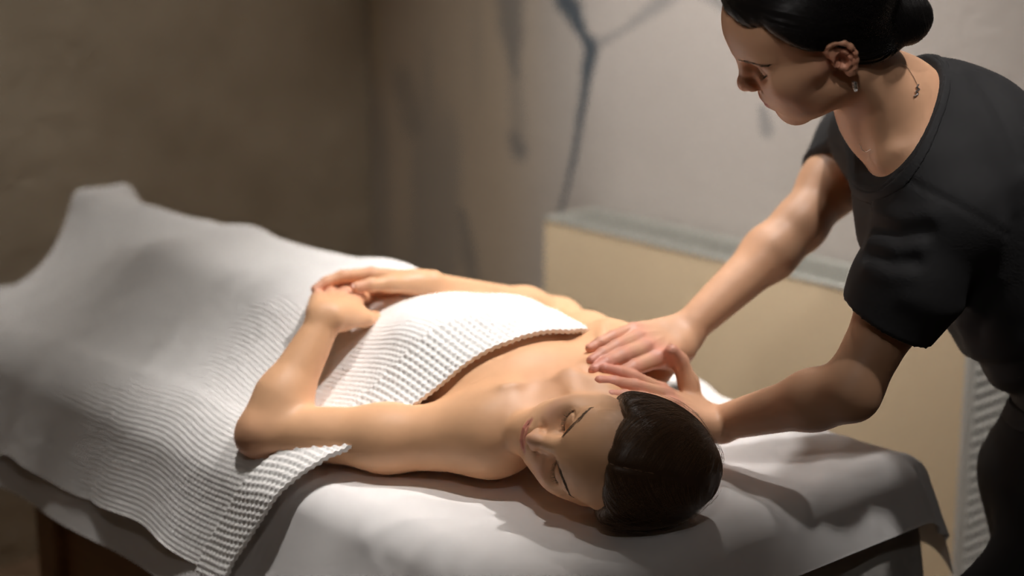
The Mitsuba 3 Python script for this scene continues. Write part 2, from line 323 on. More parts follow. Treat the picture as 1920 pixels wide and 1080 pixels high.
# ---------------------------------------------------------------- sculpting: signed distances, blended, then meshed
class Sculpt:
    """An ordered list of blended distance shapes; world or local metres."""

    def __init__(self, M=None, O=None, s=1.0):
        self.ops = []
        self.pad = 0.05
        self.frame(M, O, s)

    def frame(self, M=None, O=None, s=1.0):
        self.M = np.eye(3) if M is None else np.asarray(M, float)
        self.O = np.zeros(3) if O is None else np.asarray(O, float)
        self.s = s
        return self

    def w(self, p):
        return np.asarray(p, float) @ self.M.T * self.s + self.O

    def _add(self, fn, lo, hi):
        self.ops.append((fn, np.asarray(lo, np.float32), np.asarray(hi, np.float32)))

    def cap(self, a, b, ra, rb=None, k=0.01, cut=False):
        rb = ra if rb is None else rb
        a, b = self.w(a), self.w(b)
        ra, rb, k = ra * self.s, rb * self.s, max(k * self.s, 1e-5)
        d = (b - a).astype(np.float32)
        dd = max(float(d @ d), 1e-12)
        a32 = a.astype(np.float32)

        def fn(p, f):
            q = p - a32
            t = np.clip((q @ d) / np.float32(dd), 0, 1)
            q -= t[:, None] * d
            g = np.sqrt(np.einsum("ij,ij->i", q, q)) - (np.float32(ra) + t * np.float32(rb - ra))
            return blend(f, g, k, cut)

        m = max(ra, rb) + (k if cut else max(k, self.pad)) * 1.2 + 0.004
        self._add(fn, np.minimum(a, b) - m, np.maximum(a, b) + m)

    def chain(self, pts, rs, k=0.01, cut=False):
        for i in range(len(pts) - 1):
            self.cap(pts[i], pts[i + 1], rs[i], rs[i + 1], k, cut)

    def ell(self, c, r, rot=None, k=0.01, cut=False):
        c = self.w(c)
        A = self.M if rot is None else self.M @ np.asarray(rot, float)  # columns: the ellipsoid's axes
        r = np.asarray(r, float) * self.s
        k = max(k * self.s, 1e-5)
        c32, A32, ri, ri2 = c.astype(np.float32), A.astype(np.float32), (1 / r).astype(np.float32), (1 / r**2).astype(np.float32)

        def fn(p, f):
            q = (p - c32) @ A32
            k0 = np.sqrt(np.einsum("ij,ij->i", q * ri, q * ri))
            k1 = np.sqrt(np.einsum("ij,ij->i", q * ri2, q * ri2))
            g = k0 * (k0 - 1) / np.maximum(k1, 1e-6)
            return blend(f, g, k, cut)

        m = np.sqrt((A**2) @ (r**2)) + (k * 1.6 if cut else max(k, self.pad) * 1.3) + 0.012
        self._add(fn, c - m, c + m)

    def bump(self, c, amp, sig, rot=None):
        """Pushes the surface out by amp (in if negative) in a soft spot."""
        c = self.w(c)
        A = self.M if rot is None else self.M @ np.asarray(rot, float)
        sig = np.broadcast_to(np.asarray(sig, float), 3) * self.s
        amp *= self.s
        c32, A32, si = c.astype(np.float32), A.astype(np.float32), (1 / sig).astype(np.float32)

        def fn(p, f):
            q = ((p - c32) @ A32) * si
            return f - np.float32(amp) * np.exp(-0.5 * np.einsum("ij,ij->i", q, q))

        m = np.sqrt((A**2) @ (sig**2)) * 3.2
        self._add(fn, c - m, c + m)

    def line(self, pts, amp, sig):
        """A soft ridge (or crease, if negative) along a polyline."""
        P = [self.w(p).astype(np.float32) for p in pts]
        amp *= self.s
        sig *= self.s

        def fn(p, f):
            best = np.full(len(p), 1e9, np.float32)
            n = len(P) - 1
            for i in range(n):
                d = P[i + 1] - P[i]
                q = p - P[i]
                t = np.clip((q @ d) / np.float32(max(float(d @ d), 1e-12)), 0, 1)
                q -= t[:, None] * d
                best = np.minimum(best, np.einsum("ij,ij->i", q, q))
            return f - np.float32(amp) * np.exp(-0.5 * best / np.float32(sig * sig))

        self._add(fn, np.min(P, 0) - 3.2 * sig, np.max(P, 0) + 3.2 * sig)

    def custom(self, fn, lo, hi):
        self._add(fn, lo, hi)

    def __call__(self, p):
        p = np.asarray(p, np.float32)
        f = np.full(len(p), 0.1, np.float32)
        lo, hi = p.min(0), p.max(0)
        for fn, l, h in self.ops:
            if (l < hi).all() and (h > lo).all():
                f = fn(p, f)
        return f

    def many(self, p, size=20000):
        """Values at many scattered points, evaluated in spatial groups."""
        p = np.asarray(p, np.float32)
        if len(p) <= size:
            return self(p)
        out = np.empty(len(p), np.float32)
        key = np.floor(p / 0.04).astype(np.int64)
        key = (key[:, 0] * 4096 + key[:, 1]) * 4096 + key[:, 2]
        order = np.argsort(key, kind="stable")
        ks = key[order]
        cuts = np.flatnonzero(np.diff(ks)) + 1
        groups = np.split(order, cuts)
        for g in groups:
            out[g] = self(p[g])
        return out

    def grad(self, p, e=4e-4):
        p = np.asarray(p, np.float32)
        E = np.eye(3, dtype=np.float32) * np.float32(e)
        return np.stack([self.many(p + E[i]) - self.many(p - E[i]) for i in range(3)], 1) / np.float32(2 * e)

    def project(self, p, n=2, off=0.0):
        p = np.array(p, np.float32)
        for _ in range(n):
            f = self.many(p) - np.float32(off)
            g = self.grad(p)
            p -= (np.clip(f, -0.004, 0.004) / np.maximum(np.einsum("ij,ij->i", g, g), 0.2))[:, None] * g
        return p

    def box(self):
        return np.min([o[1] for o in self.ops], 0), np.max([o[2] for o in self.ops], 0)


def blend(f, g, k, cut=False):
    k = np.float32(k)
    if cut:
        h = np.maximum(k - np.abs(f + g), 0) / k
        return np.maximum(f, -g) + h * h * k * np.float32(0.25)
    h = np.maximum(k - np.abs(f - g), 0) / k
    return np.minimum(f, g) - h * h * k * np.float32(0.25)


def surface(f, lo, hi, h, B=8, project=1, pad=1.0):
    """Surface nets of f < 0 in the box, evaluated only in blocks that the surface crosses. f: callable on (n, 3)."""
    lo, hi = np.asarray(lo, float), np.asarray(hi, float)
    nb = np.ceil((hi - lo) / (B * h)).astype(int)
    n = nb * B + 1
    c = np.stack(np.meshgrid(*[np.arange(k) for k in nb], indexing="ij"), -1).reshape(-1, 3)
    centre = lo + (c + 0.5) * B * h
    half = B * h * 0.5 * 3**0.5
    # coarse values, evaluated in groups of neighbouring blocks
    big = c // 6
    key = (big[:, 0] * 1000 + big[:, 1]) * 1000 + big[:, 2]
    order = np.argsort(key, kind="stable")
    groups = np.split(order, np.flatnonzero(np.diff(key[order])) + 1)
    fc = np.empty(len(c), np.float32)
    for g in groups:
        fc[g] = f(centre[g])
    keep = np.abs(fc) < half * 1.25 + 0.004 * pad
    vol = np.ones(n, np.float32)
    neg = c[fc < 0]
    for i, j, k in neg:
        vol[i * B:(i + 1) * B, j * B:(j + 1) * B, k * B:(k + 1) * B] = -1
    o = np.stack(np.meshgrid(*[np.arange(B + 1)] * 3, indexing="ij"), -1).reshape(-1, 3)
    for g in groups:
        kk = g[keep[g]]
        for s in range(0, len(kk), 24):
            idx = c[kk[s:s + 24], None, :] * B + o[None]
            p = (lo + idx.reshape(-1, 3) * h).astype(np.float32)
            v = f(p)
            vol[tuple(idx.reshape(-1, 3).T)] = v
    s = vol < 0
    a = s[:-1, :-1, :-1]
    same = np.ones(a.shape, bool)
    for d in np.ndindex(2, 2, 2):
        same &= s[d[0]:n[0] - 1 + d[0], d[1]:n[1] - 1 + d[1], d[2]:n[2] - 1 + d[2]] == a
    cells = np.argwhere(~same)
    ident = np.full(a.shape, -1, np.int32)
    ident[tuple(cells.T)] = np.arange(len(cells))
    acc, cnt = np.zeros((len(cells), 3)), np.zeros(len(cells))
    corner = list(np.ndindex(2, 2, 2))
    val = {d: vol[tuple((cells + d).T)] for d in corner}
    for d in corner:
        for ax in range(3):
            if d[ax] == 0:
                e = tuple(d[i] + (i == ax) for i in range(3))
                x = (val[d] < 0) != (val[e] < 0)
                t = val[d][x] / (val[d][x] - val[e][x])
                q = np.tile(np.array(d, float), (x.sum(), 1))
                q[:, ax] += t
                acc[x] += q
                cnt[x] += 1
    v = lo + (cells + acc / np.maximum(cnt, 1)[:, None]) * h
    faces = []
    for ax in range(3):
        e = [0, 0, 0]
        e[ax] = 1
        i0 = [slice(1, n[k] - 1) if k != ax else slice(0, n[k] - 1) for k in range(3)]
        i1 = [slice(1, n[k] - 1) if k != ax else slice(1, n[k]) for k in range(3)]
        x = s[tuple(i0)] != s[tuple(i1)]
        at = np.argwhere(x)
        first = s[tuple(i0)][tuple(at.T)]
        at = at + [0 if k == ax else 1 for k in range(3)]
        b, cc = [(1, 2), (2, 0), (0, 1)][ax]

        def cid(db, dc):
            q = at.copy()
            q[:, b] += db
            q[:, cc] += dc
            return ident[tuple(q.T)]

        q = np.stack([cid(-1, -1), cid(0, -1), cid(0, 0), cid(-1, 0)], 1)
        q[~first] = q[~first][:, ::-1]
        faces.append(q)
    q = np.vstack(faces)
    q = q[(q >= 0).all(1)]
    tri = np.vstack([q[:, [0, 1, 2]], q[:, [0, 2, 3]]])
    if project and hasattr(f, "project"):
        v = f.project(v, project)
    return np.asarray(v, float), tri


def refine(v, f, pick, sculpt=None, n=1):
    """Splits the picked triangles in four (their neighbours to fit, without cracks) and pulls the new points onto the sculpt."""
    for _ in range(n):
        m = pick(v[f].mean(1))
        e = np.sort(f[:, [0, 1, 1, 2, 2, 0]].reshape(-1, 3, 2), 2)
        code = e[..., 0].astype(np.int64) * len(v) + e[..., 1]
        split = np.unique(code[m])
        at = np.searchsorted(split, code)
        hit = split[np.minimum(at, len(split) - 1)] == code
        mid = np.where(hit, len(v) + at, -1)
        new = 0.5 * (v[split // len(v)] + v[split % len(v)])
        if sculpt is not None:
            new = sculpt.project(new, 1)
        cnt = hit.sum(1)
        out = [f[cnt == 0]]
        g, q = f[cnt == 3], mid[cnt == 3]
        out += [np.stack([g[:, 0], q[:, 0], q[:, 2]], 1), np.stack([q[:, 0], g[:, 1], q[:, 1]], 1), np.stack([q[:, 2], q[:, 1], g[:, 2]], 1), q]
        for k in range(3):  # roll so that edge k is first
            r = [(k + i) % 3 for i in range(3)]
            one = (cnt == 1) & hit[:, k]
            g, q = f[one][:, r], mid[one][:, k]
            out += [np.stack([g[:, 0], q, g[:, 2]], 1), np.stack([q, g[:, 1], g[:, 2]], 1)]
            two = (cnt == 2) & hit[:, k] & hit[:, (k + 1) % 3]
            g, q, w = f[two][:, r], mid[two][:, k], mid[two][:, (k + 1) % 3]
            out += [np.stack([q, g[:, 1], w], 1), np.stack([g[:, 0], q, w], 1), np.stack([g[:, 0], w, g[:, 2]], 1)]
        v, f = np.vstack([v, new]), np.vstack(out)
    return v, f


def largest(v, f):
    """Only the largest connected piece."""
    from scipy.sparse import coo_matrix
    from scipy.sparse.csgraph import connected_components
    e = np.vstack([f[:, [0, 1]], f[:, [1, 2]]])
    n, lab = connected_components(coo_matrix((np.ones(len(e)), (e[:, 0], e[:, 1])), (len(v), len(v))), directed=False)
    k = np.bincount(lab).argmax()
    f = f[lab[f[:, 0]] == k]
    u, inv = np.unique(f, return_inverse=True)
    return v[u], inv.reshape(-1, 3)


def relax(v, f, n=4, lam=0.5, mu=-0.52):
    """Taubin smoothing with even weights."""
    from scipy.sparse import coo_matrix
    e = np.vstack([f[:, [0, 1]], f[:, [1, 2]], f[:, [2, 0]]])
    e = np.unique(np.sort(e, 1), axis=0)
    A = coo_matrix((np.ones(2 * len(e)), (np.r_[e[:, 0], e[:, 1]], np.r_[e[:, 1], e[:, 0]])), (len(v), len(v))).tocsr()
    w = 1 / np.maximum(np.asarray(A.sum(1)).ravel(), 1)
    v = np.array(v, float)
    for _ in range(n):
        for k in (lam, mu):
            v = v + k * ((A @ v) * w[:, None] - v) * (w < 1)[:, None]
    return v
XS = 0.94  # narrow faces


def mir(p, s):
    return (p[0] * s * XS, p[1], p[2])


def head_sculpt(S, lips=1.0, ears=(1, -1), jaw=0.0, nose_up=0.0):
    """A woman's head in the frame of S: x to her right, y to the front, z up; origin between the ear holes."""
    S.ell((0, -0.008, 0.048), (0.0735 * XS, 0.094, 0.078), k=0.001)
    S.ell((0, 0.018, 0.046), (0.062 * XS, 0.072, 0.062), k=0.03)
    S.ell((0, 0.022, -0.012), (0.0525 * XS, 0.060, 0.070), k=0.03)
    for s in (1, -1):
        S.cap(mir((0.039, 0.012, -0.042), s), mir((0.011, 0.066, -0.080), s), 0.015, 0.0095, k=0.035)
        S.ell(mir((0.026, 0.046, -0.040), s), (0.022, 0.030, 0.032), k=0.03)
        S.ell(mir((0.035, 0.053, -0.013), s), (0.025, 0.025, 0.025), k=0.025)
        S.cap(mir((0.062, 0.020, 0.002), s), mir((0.044, 0.060, 0.000), s), 0.008, 0.009, k=0.025)
    S.ell((0, 0.066, -0.078), (0.0145, 0.0165, 0.0135), k=0.02)
    S.ell((0, 0.068, -0.042), (0.030, 0.0235, 0.026), k=0.02)  # the mouth's mound
    for s in (1, -1):  # brow, socket
        S.cap(mir((0.014, 0.080, 0.037), s), mir((0.046, 0.064, 0.037), s), 0.0085, 0.0075, k=0.016)
        S.ell(mir((0.0315, 0.0910, 0.0155), s), (0.0190, 0.0185, 0.0120), k=0.018, cut=True)
    # nose
    S.cap((0, 0.079, 0.034), (0, 0.0995, -0.006 + nose_up), 0.0050, 0.0062, k=0.018)
    S.ell((0, 0.1015, -0.0125 + nose_up), (0.0082, 0.0092, 0.0080), k=0.010)
    for s in (1, -1):
        S.ell(mir((0.0098, 0.0925, -0.0165), s), (0.0054, 0.0090, 0.0062), k=0.006)
        S.line([mir((0.0140, 0.0955, -0.008), s), mir((0.0160, 0.090, -0.015), s), mir((0.0145, 0.089, -0.0225), s)], -0.0014, 0.0022)
    S.cap((0, 0.104, -0.017 + nose_up), (0, 0.092, -0.0245), 0.0044, 0.0046, k=0.006)
    for s in (1, -1):
        S.ell(mir((0.0064, 0.0965, -0.0235), s), (0.0030, 0.0058, 0.0036), k=0.003, cut=True)
    # closed eyes
    for s in (1, -1):
        S.ell(mir((0.0315, 0.0612, 0.0155), s), (0.0168, 0.0158, 0.0128), k=0.007)
        arc = [mir((x, 0.0762 - 18 * (x - 0.0305) ** 2, z), s) for x, z in ((0.0170, 0.0128), (0.0215, 0.0098), (0.0270, 0.0081), (0.0320, 0.0077), (0.0375, 0.0087), (0.0425, 0.0110), (0.0470, 0.0140))]
        S.line(arc, -0.0011, 0.0011)
        S.line([(p[0], p[1] - 0.0010, p[2] + 0.0016) for p in arc], 0.0007, 0.0010)
        up = [mir((x, 0.0768 - 18 * (x - 0.0305) ** 2, z), s) for x, z in ((0.0185, 0.0190), (0.0235, 0.0240), (0.0300, 0.0262), (0.0370, 0.0250), (0.0435, 0.0205), (0.047, 0.016))]
        S.line(up, -0.0012, 0.0016)
        S.line([mir((0.017, 0.078, 0.009), s), mir((0.024, 0.073, 0.0005), s), mir((0.034, 0.069, -0.003), s)], -0.0007, 0.0030)
    # lips
    L = lips
    S.line([(-0.023, 0.081, -0.0435), (-0.010, 0.0925, -0.0395), (0, 0.0945, -0.0402), (0.010, 0.0925, -0.0395), (0.023, 0.081, -0.0435)], 0.0034 * L, 0.0030)
    S.line([(-0.019, 0.082, -0.0480), (-0.007, 0.0915, -0.0505), (0.007, 0.0915, -0.0505), (0.019, 0.082, -0.0480)], 0.0042 * L, 0.0036)
    S.line([(-0.0255, 0.0790, -0.0446), (-0.016, 0.0900, -0.0443), (-0.006, 0.0968, -0.0440), (0, 0.0972, -0.0446), (0.006, 0.0968, -0.0440), (0.016, 0.0900, -0.0443), (0.0255, 0.0790, -0.0446)], -0.0036, 0.0013)
    S.line([(0, 0.0945, -0.0290), (0, 0.0950, -0.0350)], -0.0013, 0.0024)
    S.bump((0, 0.088, -0.0610), -0.0026, (0.016, 0.008, 0.0050))
    for s in (1, -1):
        S.line([mir((0.0185, 0.088, -0.018), s), mir((0.0265, 0.080, -0.032), s), mir((0.0290, 0.074, -0.043), s)], -0.0012, 0.0040)
        S.bump(mir((0.0265, 0.078, -0.0450), s), -0.0014, 0.0035)
        S.bump(mir((0.060, 0.045, 0.040), s), -0.003, 0.014)
    for s in ears:
        ear_sculpt(S, s)


def ear_sculpt(S, s):
    """One ear: plate, rim, inner fold, bowl, tragus, lobe."""
    def P(u, v, o):  # u back, v up along the ear, o out
        return mir((0.0685 + o + 0.30 * max(u, -0.004) * 1.0, -0.004 - u + 0.16 * v, v + 0.002), s)
    S.ell(P(0.010, 0.004, 0.002), (0.0050, 0.0135, 0.0265), rot=Ro.from_euler("xyz", [-9, 0, -18 * s], degrees=True).as_matrix(), k=0.006)
    rim = [P(-0.002, 0.010, 0.004), P(0.000, 0.020, 0.006), P(0.006, 0.0285, 0.008), P(0.014, 0.0300, 0.008), P(0.0215, 0.0250, 0.007), P(0.0245, 0.015, 0.006), P(0.0235, 0.003, 0.005), P(0.019, -0.008, 0.004), P(0.013, -0.017, 0.004)]
    S.chain(rim, [0.0024, 0.0028, 0.0031, 0.0032, 0.0032, 0.0031, 0.0030, 0.0030, 0.0034], k=0.0035)
    S.ell(P(0.0065, -0.0215, 0.003), (0.0042, 0.0072, 0.0075), k=0.005)
    fold = [P(0.0115, 0.0215, 0.004), P(0.0165, 0.012, 0.006), P(0.0165, 0.001, 0.006), P(0.012, -0.008, 0.006), P(0.006, -0.0125, 0.006)]
    S.chain(fold, [0.0020, 0.0026, 0.0028, 0.0027, 0.0025], k=0.003)
    S.ell(P(0.0065, 0.001, 0.0085), (0.0070, 0.0068, 0.0100), k=0.003, cut=True)
    S.line([P(0.0185, 0.018, 0.008), P(0.0205, 0.008, 0.008), P(0.019, -0.002, 0.008)], -0.0016, 0.0014)
    S.ell(P(-0.0025, -0.004, 0.0035), (0.0032, 0.0035, 0.0052), k=0.003)
def unit(v):
    v = np.asarray(v, float)
    return v / np.linalg.norm(v)


FINGERS = {  # knuckle in the hand's frame (x to the thumb side, y to the fingertips, z to the back), bone lengths, radii
    "index": ((0.0255, 0.083, 0.002), (0.042, 0.025, 0.019), (0.0098, 0.0086, 0.0077, 0.0062)),
    "middle": ((0.0065, 0.087, 0.004), (0.046, 0.029, 0.020), (0.0100, 0.0088, 0.0078, 0.0063)),
    "ring": ((-0.0125, 0.082, 0.002), (0.043, 0.027, 0.020), (0.0094, 0.0083, 0.0074, 0.0060)),
    "little": ((-0.0295, 0.072, -0.002), (0.034, 0.020, 0.018), (0.0084, 0.0074, 0.0066, 0.0054)),
}


class Hand:
    """Adds a hand to the sculpt: wrist and two directions in world space, bends in degrees per finger joint."""

    def __init__(self, S, wrist, distal, dorsal, side, bends, spread=(8, 2, -4, -11), thumb=(35, 20, 25, 20), s=1.04, arch=0.0, fat=1.0):
        y = unit(distal)
        z = unit(np.asarray(dorsal) - y * (np.asarray(dorsal) @ y))
        x = np.cross(y, z) * (-1 if side == "right" else 1)
        self.M, self.O, self.s = np.stack([x, y, z], 1), np.asarray(wrist, float), s
        self.nails, self.tips, self.knuckles = [], {}, []
        old = (S.M, S.O, S.s)
        old_pad, S.pad = S.pad, 0.02
        S.frame(self.M, self.O, s)
        mc = []
        for i, (name, (k, L, r)) in enumerate(FINGERS.items()):
            k, r = np.array(k), np.array(r) * fat
            k[2] -= arch * (abs(k[0] - 0.004) / 0.03) ** 2
            mc.append(k)
            base = (0.55 * k[0] * 0.9, 0.012, -0.002)
            S.cap(base, k - [0, 0.002, 0.002], 0.0125, r[0] * 1.05, k=0.012)
        S.cap((0.010, -0.004, 0), (0.012, 0.020, -0.001), 0.0175, 0.0160, k=0.012)
        S.cap((-0.010, -0.004, 0), (-0.014, 0.022, -0.002), 0.0172, 0.0150, k=0.012)
        S.cap((-0.020, 0.022, -0.010), (-0.026, 0.060, -0.008), 0.0115, 0.0095, k=0.014)  # heel of the palm
        S.ell((0.0, 0.05, -0.006), (0.030, 0.036, 0.0105), k=0.012)
        # thumb: out, forward, turn, bend
        out, drop, b1, b2 = np.radians(thumb)
        c = np.array([0.020, 0.016, -0.008])
        d0 = np.array([np.sin(out), np.cos(out), 0]) * np.cos(drop) + np.array([0, 0, -np.sin(drop)])
        j1 = c + d0 * 0.043
        turn = unit(np.cross(d0, unit(np.cross(d0, [-0.75, 0.25, -0.4]))))
        inward = -turn if turn @ np.array([-0.75, 0.25, -0.4]) < 0 else turn
        d1 = unit(d0 * np.cos(b1) + inward * np.sin(b1))
        j2 = j1 + d1 * 0.032
        d2 = unit(d0 * np.cos(b1 + b2) + inward * np.sin(b1 + b2))
        j3 = j2 + d2 * 0.021
        S.cap(c, j1, 0.0145, 0.0118, k=0.014)
        S.cap(j1, j2, 0.0110 * fat, 0.0095 * fat, k=0.008)
        S.cap(j2, j3, 0.0096 * fat, 0.0078 * fat, k=0.005)
        back = unit(np.cross(d2, np.cross(-inward, d2)))
        self.tips["thumb"] = self.w(j3)
        self.nails.append((self.w(j3 + back * 0.0060 + d2 * 0.001), self.M @ back, self.M @ d2, 0.0065 * s))
        S.cap(np.array([0.018, 0.018, -0.006]), (0.024, 0.062, -0.004), 0.011, 0.008, k=0.016)  # web
        for i, (name, (k0, L, r)) in enumerate(FINGERS.items()):
            k, r = mc[i], np.array(r) * fat
            ab = np.radians(spread[i])
            f0 = np.array([np.sin(ab), np.cos(ab), 0])
            a, p, pts = 0.0, k.copy(), [k.copy()]
            for n in range(3):
                a += np.radians(bends[i][n])
                d = f0 * np.cos(a) + np.array([0, 0, -1.0]) * np.sin(a)
                up = f0 * np.sin(a) + np.array([0, 0, 1.0]) * np.cos(a)
                p = p + d * L[n]
                pts.append(p.copy())
                if n == 0:
                    S.bump(p + up * r[1] * 0.9, 0.0007, 0.004)
                    self.knuckles.append(self.w(p + up * r[1]))
            g = Sculpt(self.M, self.O, s)
            g.pad = 0.008
            g.chain(pts, r, k=0.0035)
            mid = 0.5 * (pts[0] + pts[1]) - up * 0
            g.bump(mid + np.array([0, 0, -0.004]), 0.0006, 0.006)
            g.bump(pts[3] - up * 0.003 - d * 0.003, 0.0006, 0.004)
            lo, hi = g.box()
            S.custom(lambda q, f, g=g: blend(f, g(q), 0.0035 * s), lo, hi)
            S.bump(k + np.array([0, -0.001, r[0] * 0.95]), 0.0012, 0.0055)  # knuckle
            S.line([k + [0, -0.004, r[0]], (k * 0.55 + [0, 0.006, 0.012])], 0.0006, 0.0024)  # tendon
            self.knuckles.append(self.w(k + np.array([0, 0, r[0]])))
            self.tips[name] = self.w(p)
            self.nails.append((self.w(p + up * r[3] * 0.86 - d * 0.0018), self.M @ up, self.M @ d, r[3] * 0.82 * s))
        S.frame(*old)
        S.pad = old_pad

    def w(self, p):
        return np.asarray(p, float) @ self.M.T * self.s + self.O


def nail_mesh(nails):
    """Thin curved finger-nail plates, one mesh per hand."""
    out = []
    for c, up, d, r in nails:
        a = unit(np.cross(d, up))
        g = np.linspace(-1, 1, 9)
        U, V = np.meshgrid(g, g, indexing="ij")
        x, y = U * np.sqrt(1 - 0.5 * V**2 * 0.6) * r * 0.82, V * r * 1.0
        z = 0.0002 - 0.60 * x**2 / r - 0.12 * (y + 0.0) ** 2 / r * (y > 0)
        top = c + x[..., None] * a + y[..., None] * d + z[..., None] * up
        n = 81
        v = np.vstack([top.reshape(-1, 3), (top - 0.0012 * up).reshape(-1, 3)])
        q = np.array([(i * 9 + j, (i + 1) * 9 + j, (i + 1) * 9 + j + 1, i * 9 + j + 1) for i in range(8) for j in range(8)])
        f = np.vstack([q[:, [0, 1, 2]], q[:, [0, 2, 3]]])
        rim = [i for i in range(0, 9)] + [8 + 9 * i for i in range(1, 9)] + [80 - i for i in range(1, 9)] + [72 - 9 * i for i in range(1, 8)]
        rim = [i * 9 for i in range(9)] + [72 + j for j in range(1, 9)] + [80 - 9 * i for i in range(1, 9)] + [8 - j for j in range(1, 8)]
        w = [(rim[i], rim[(i + 1) % len(rim)]) for i in range(len(rim))]
        side = np.array([(p, q2, q2 + n) for p, q2 in w] + [(p, q2 + n, p + n) for p, q2 in w])
        out.append(trimesh.Trimesh(v, np.vstack([f, side]), process=False))
    return trimesh.util.concatenate(out)
# ---------------------------------------------------------------- the woman on the table
TOP = 0.75
LS, LE, LW = np.array([-1.712, 1.468, 0.818]), np.array([-1.984, 1.298, 0.794]), np.array([-1.988, 1.410, 0.938])
RS, RE, RW = np.array([-1.741, 1.724, 0.862]), np.array([-1.995, 1.858, 0.845]), np.array([-2.001, 1.604, 0.944])
CM = np.array([[-0.0210, -0.1780, 0.9838], [0.3040, -0.9385, -0.1630], [0.9525, 0.2960, 0.0740]])
CM = np.linalg.qr(CM)[0] * np.sign(np.diag(np.linalg.qr(CM)[1]))
CO, CSC = np.array([-1.539, 1.514, 0.832]), 1.01


def client_trunk(S):
    S.ell((-1.800, 1.595, 0.836), (0.150, 0.140, 0.086), k=0.001)
    S.ell((-1.930, 1.597, 0.842), (0.170, 0.137, 0.090), k=0.05)
    for y in (1.530, 1.668):
        S.ell((-1.895, y, 0.882), (0.064, 0.060, 0.043), k=0.035)
    S.ell((-2.080, 1.590, 0.830), (0.150, 0.128, 0.080), k=0.06)
    S.ell((-2.190, 1.588, 0.838), (0.120, 0.170, 0.090), k=0.06)
    for y, e in ((1.515, 1.525), (1.665, 1.670)):
        S.cap((-2.20, y, 0.832), (-2.585, y - 0.005, 0.858), 0.082, 0.056, k=0.05)
        S.cap((-2.585, y - 0.005, 0.858), (-2.70, e, 0.835), 0.055, 0.054, k=0.03)
        t = 1.568 if y < 1.6 else 1.650
        S.cap((-2.70, e, 0.835), (-2.945, t, 0.806), 0.053, 0.034, k=0.03)
        S.cap((-2.955, t, 0.785), (-2.972, t, 0.865), 0.034, 0.028, k=0.03)
        S.cap((-2.972, t, 0.865), (-2.985, t + 0.004, 0.922), 0.030, 0.018, k=0.02)


def client_sculpt():
    S = Sculpt()
    client_trunk(S)
    # neck and shoulder girdle
    S.cap((-1.665, 1.595, 0.835), (-1.555, 1.530, 0.828), 0.054, 0.052, k=0.045)
    S.cap((-1.69, 1.50, 0.845), (-1.64, 1.575, 0.845), 0.044, 0.042, k=0.04)
    S.cap((-1.735, 1.705, 0.866), (-1.64, 1.60, 0.850), 0.044, 0.042, k=0.04)
    for s, (A, B, C) in ((1, (LS, LE, LW)), (-1, (RS, RE, RW))):
        S.ell(A + [0.004, 0, 0.002], (0.054, 0.052, 0.050), k=0.045)
        m = A * 0.55 + B * 0.45 - [0, 0, 0.006 if s == 1 else 0]
        S.chain([A, m, B], [0.049, 0.0415, 0.0345], k=0.03)
        S.chain([B, B * 0.72 + C * 0.28, C], [0.0345, 0.0365, 0.0215], k=0.022)
        S.ell(B + unit(B - A) * 0.014 + unit(B - C) * 0.012, (0.019, 0.019, 0.019), k=0.02)
    # collar bones, notch, neck cords
    for a, b in (((-1.652, 1.553, 0.905), (-1.690, 1.475, 0.897)), ((-1.660, 1.607, 0.908), (-1.745, 1.715, 0.922))):
        S.line([a, 0.5 * (np.array(a) + b) + [0.006, 0, 0.002], b], 0.0050, 0.0085)
    S.bump((-1.640, 1.580, 0.898), -0.0070, 0.010)
    S.line([(-1.652, 1.560, 0.900), (-1.600, 1.580, 0.880), (-1.555, 1.590, 0.850)], 0.006, 0.009)
    S.line([(-1.645, 1.548, 0.893), (-1.600, 1.520, 0.888)], 0.0045, 0.008)
    S.bump((-1.662, 1.505, 0.890), -0.0050, (0.012, 0.022, 0.012))
    S.bump((-1.690, 1.655, 0.915), -0.0050, (0.012, 0.022, 0.012))
    S.frame(CM, CO, CSC)
    head_sculpt(S, lips=1.15, ears=())
    S.frame()
    hl = Hand(S, LW, (-0.761, 0.833, 0.062), (0.157, 0.022, 1.055), "left", [(14, 18, 11), (14, 18, 11), (14, 18, 11), (4, 8, 5)], spread=(6, 1, -4, -8), thumb=(30, 10, 10, 10), s=1.02)
    hr = Hand(S, RW, (-0.576, -0.609, 0.022), (-0.66, 0.321, 0.679), "right", [(11, 19, 12), (18, 24, 14), (19, 25, 15), (20, 25, 15)], spread=(6, 1, -4, -9), thumb=(28, 18, 4, 8), s=1.02)
    return S, (hl, hr)
def paint(v, base, spots):
    """Skin colours per vertex: (centre, radius, colour, strength) spots on a mottled base."""
    q = v * 38.0
    m = (meshkit.fbm(q, 3, 11) - 0.5)[:, None]
    c = np.asarray(base) * (1 + 0.10 * m) + np.array([0.020, -0.002, -0.006]) * (meshkit.fbm(v * 14, 2, 5) - 0.5)[:, None]
    for at, r, col, w in spots:
        d = np.linalg.norm((v - at) / r, axis=1)
        k = (w * np.exp(-0.5 * d**2))[:, None]
        c = c * (1 - k) + np.asarray(col) * k
    return np.clip(c, 0.005, 1)


def line_mask(p, pts, sig):
    best = np.full(len(p), 1e9)
    for a, b in zip(pts[:-1], pts[1:]):
        a, b = np.asarray(a), np.asarray(b)
        d = b - a
        q = p - a
        t = np.clip(q @ d / (d @ d), 0, 1)
        best = np.minimum(best, ((q - t[:, None] * d) ** 2).sum(1))
    return np.exp(-0.5 * best / sig**2)


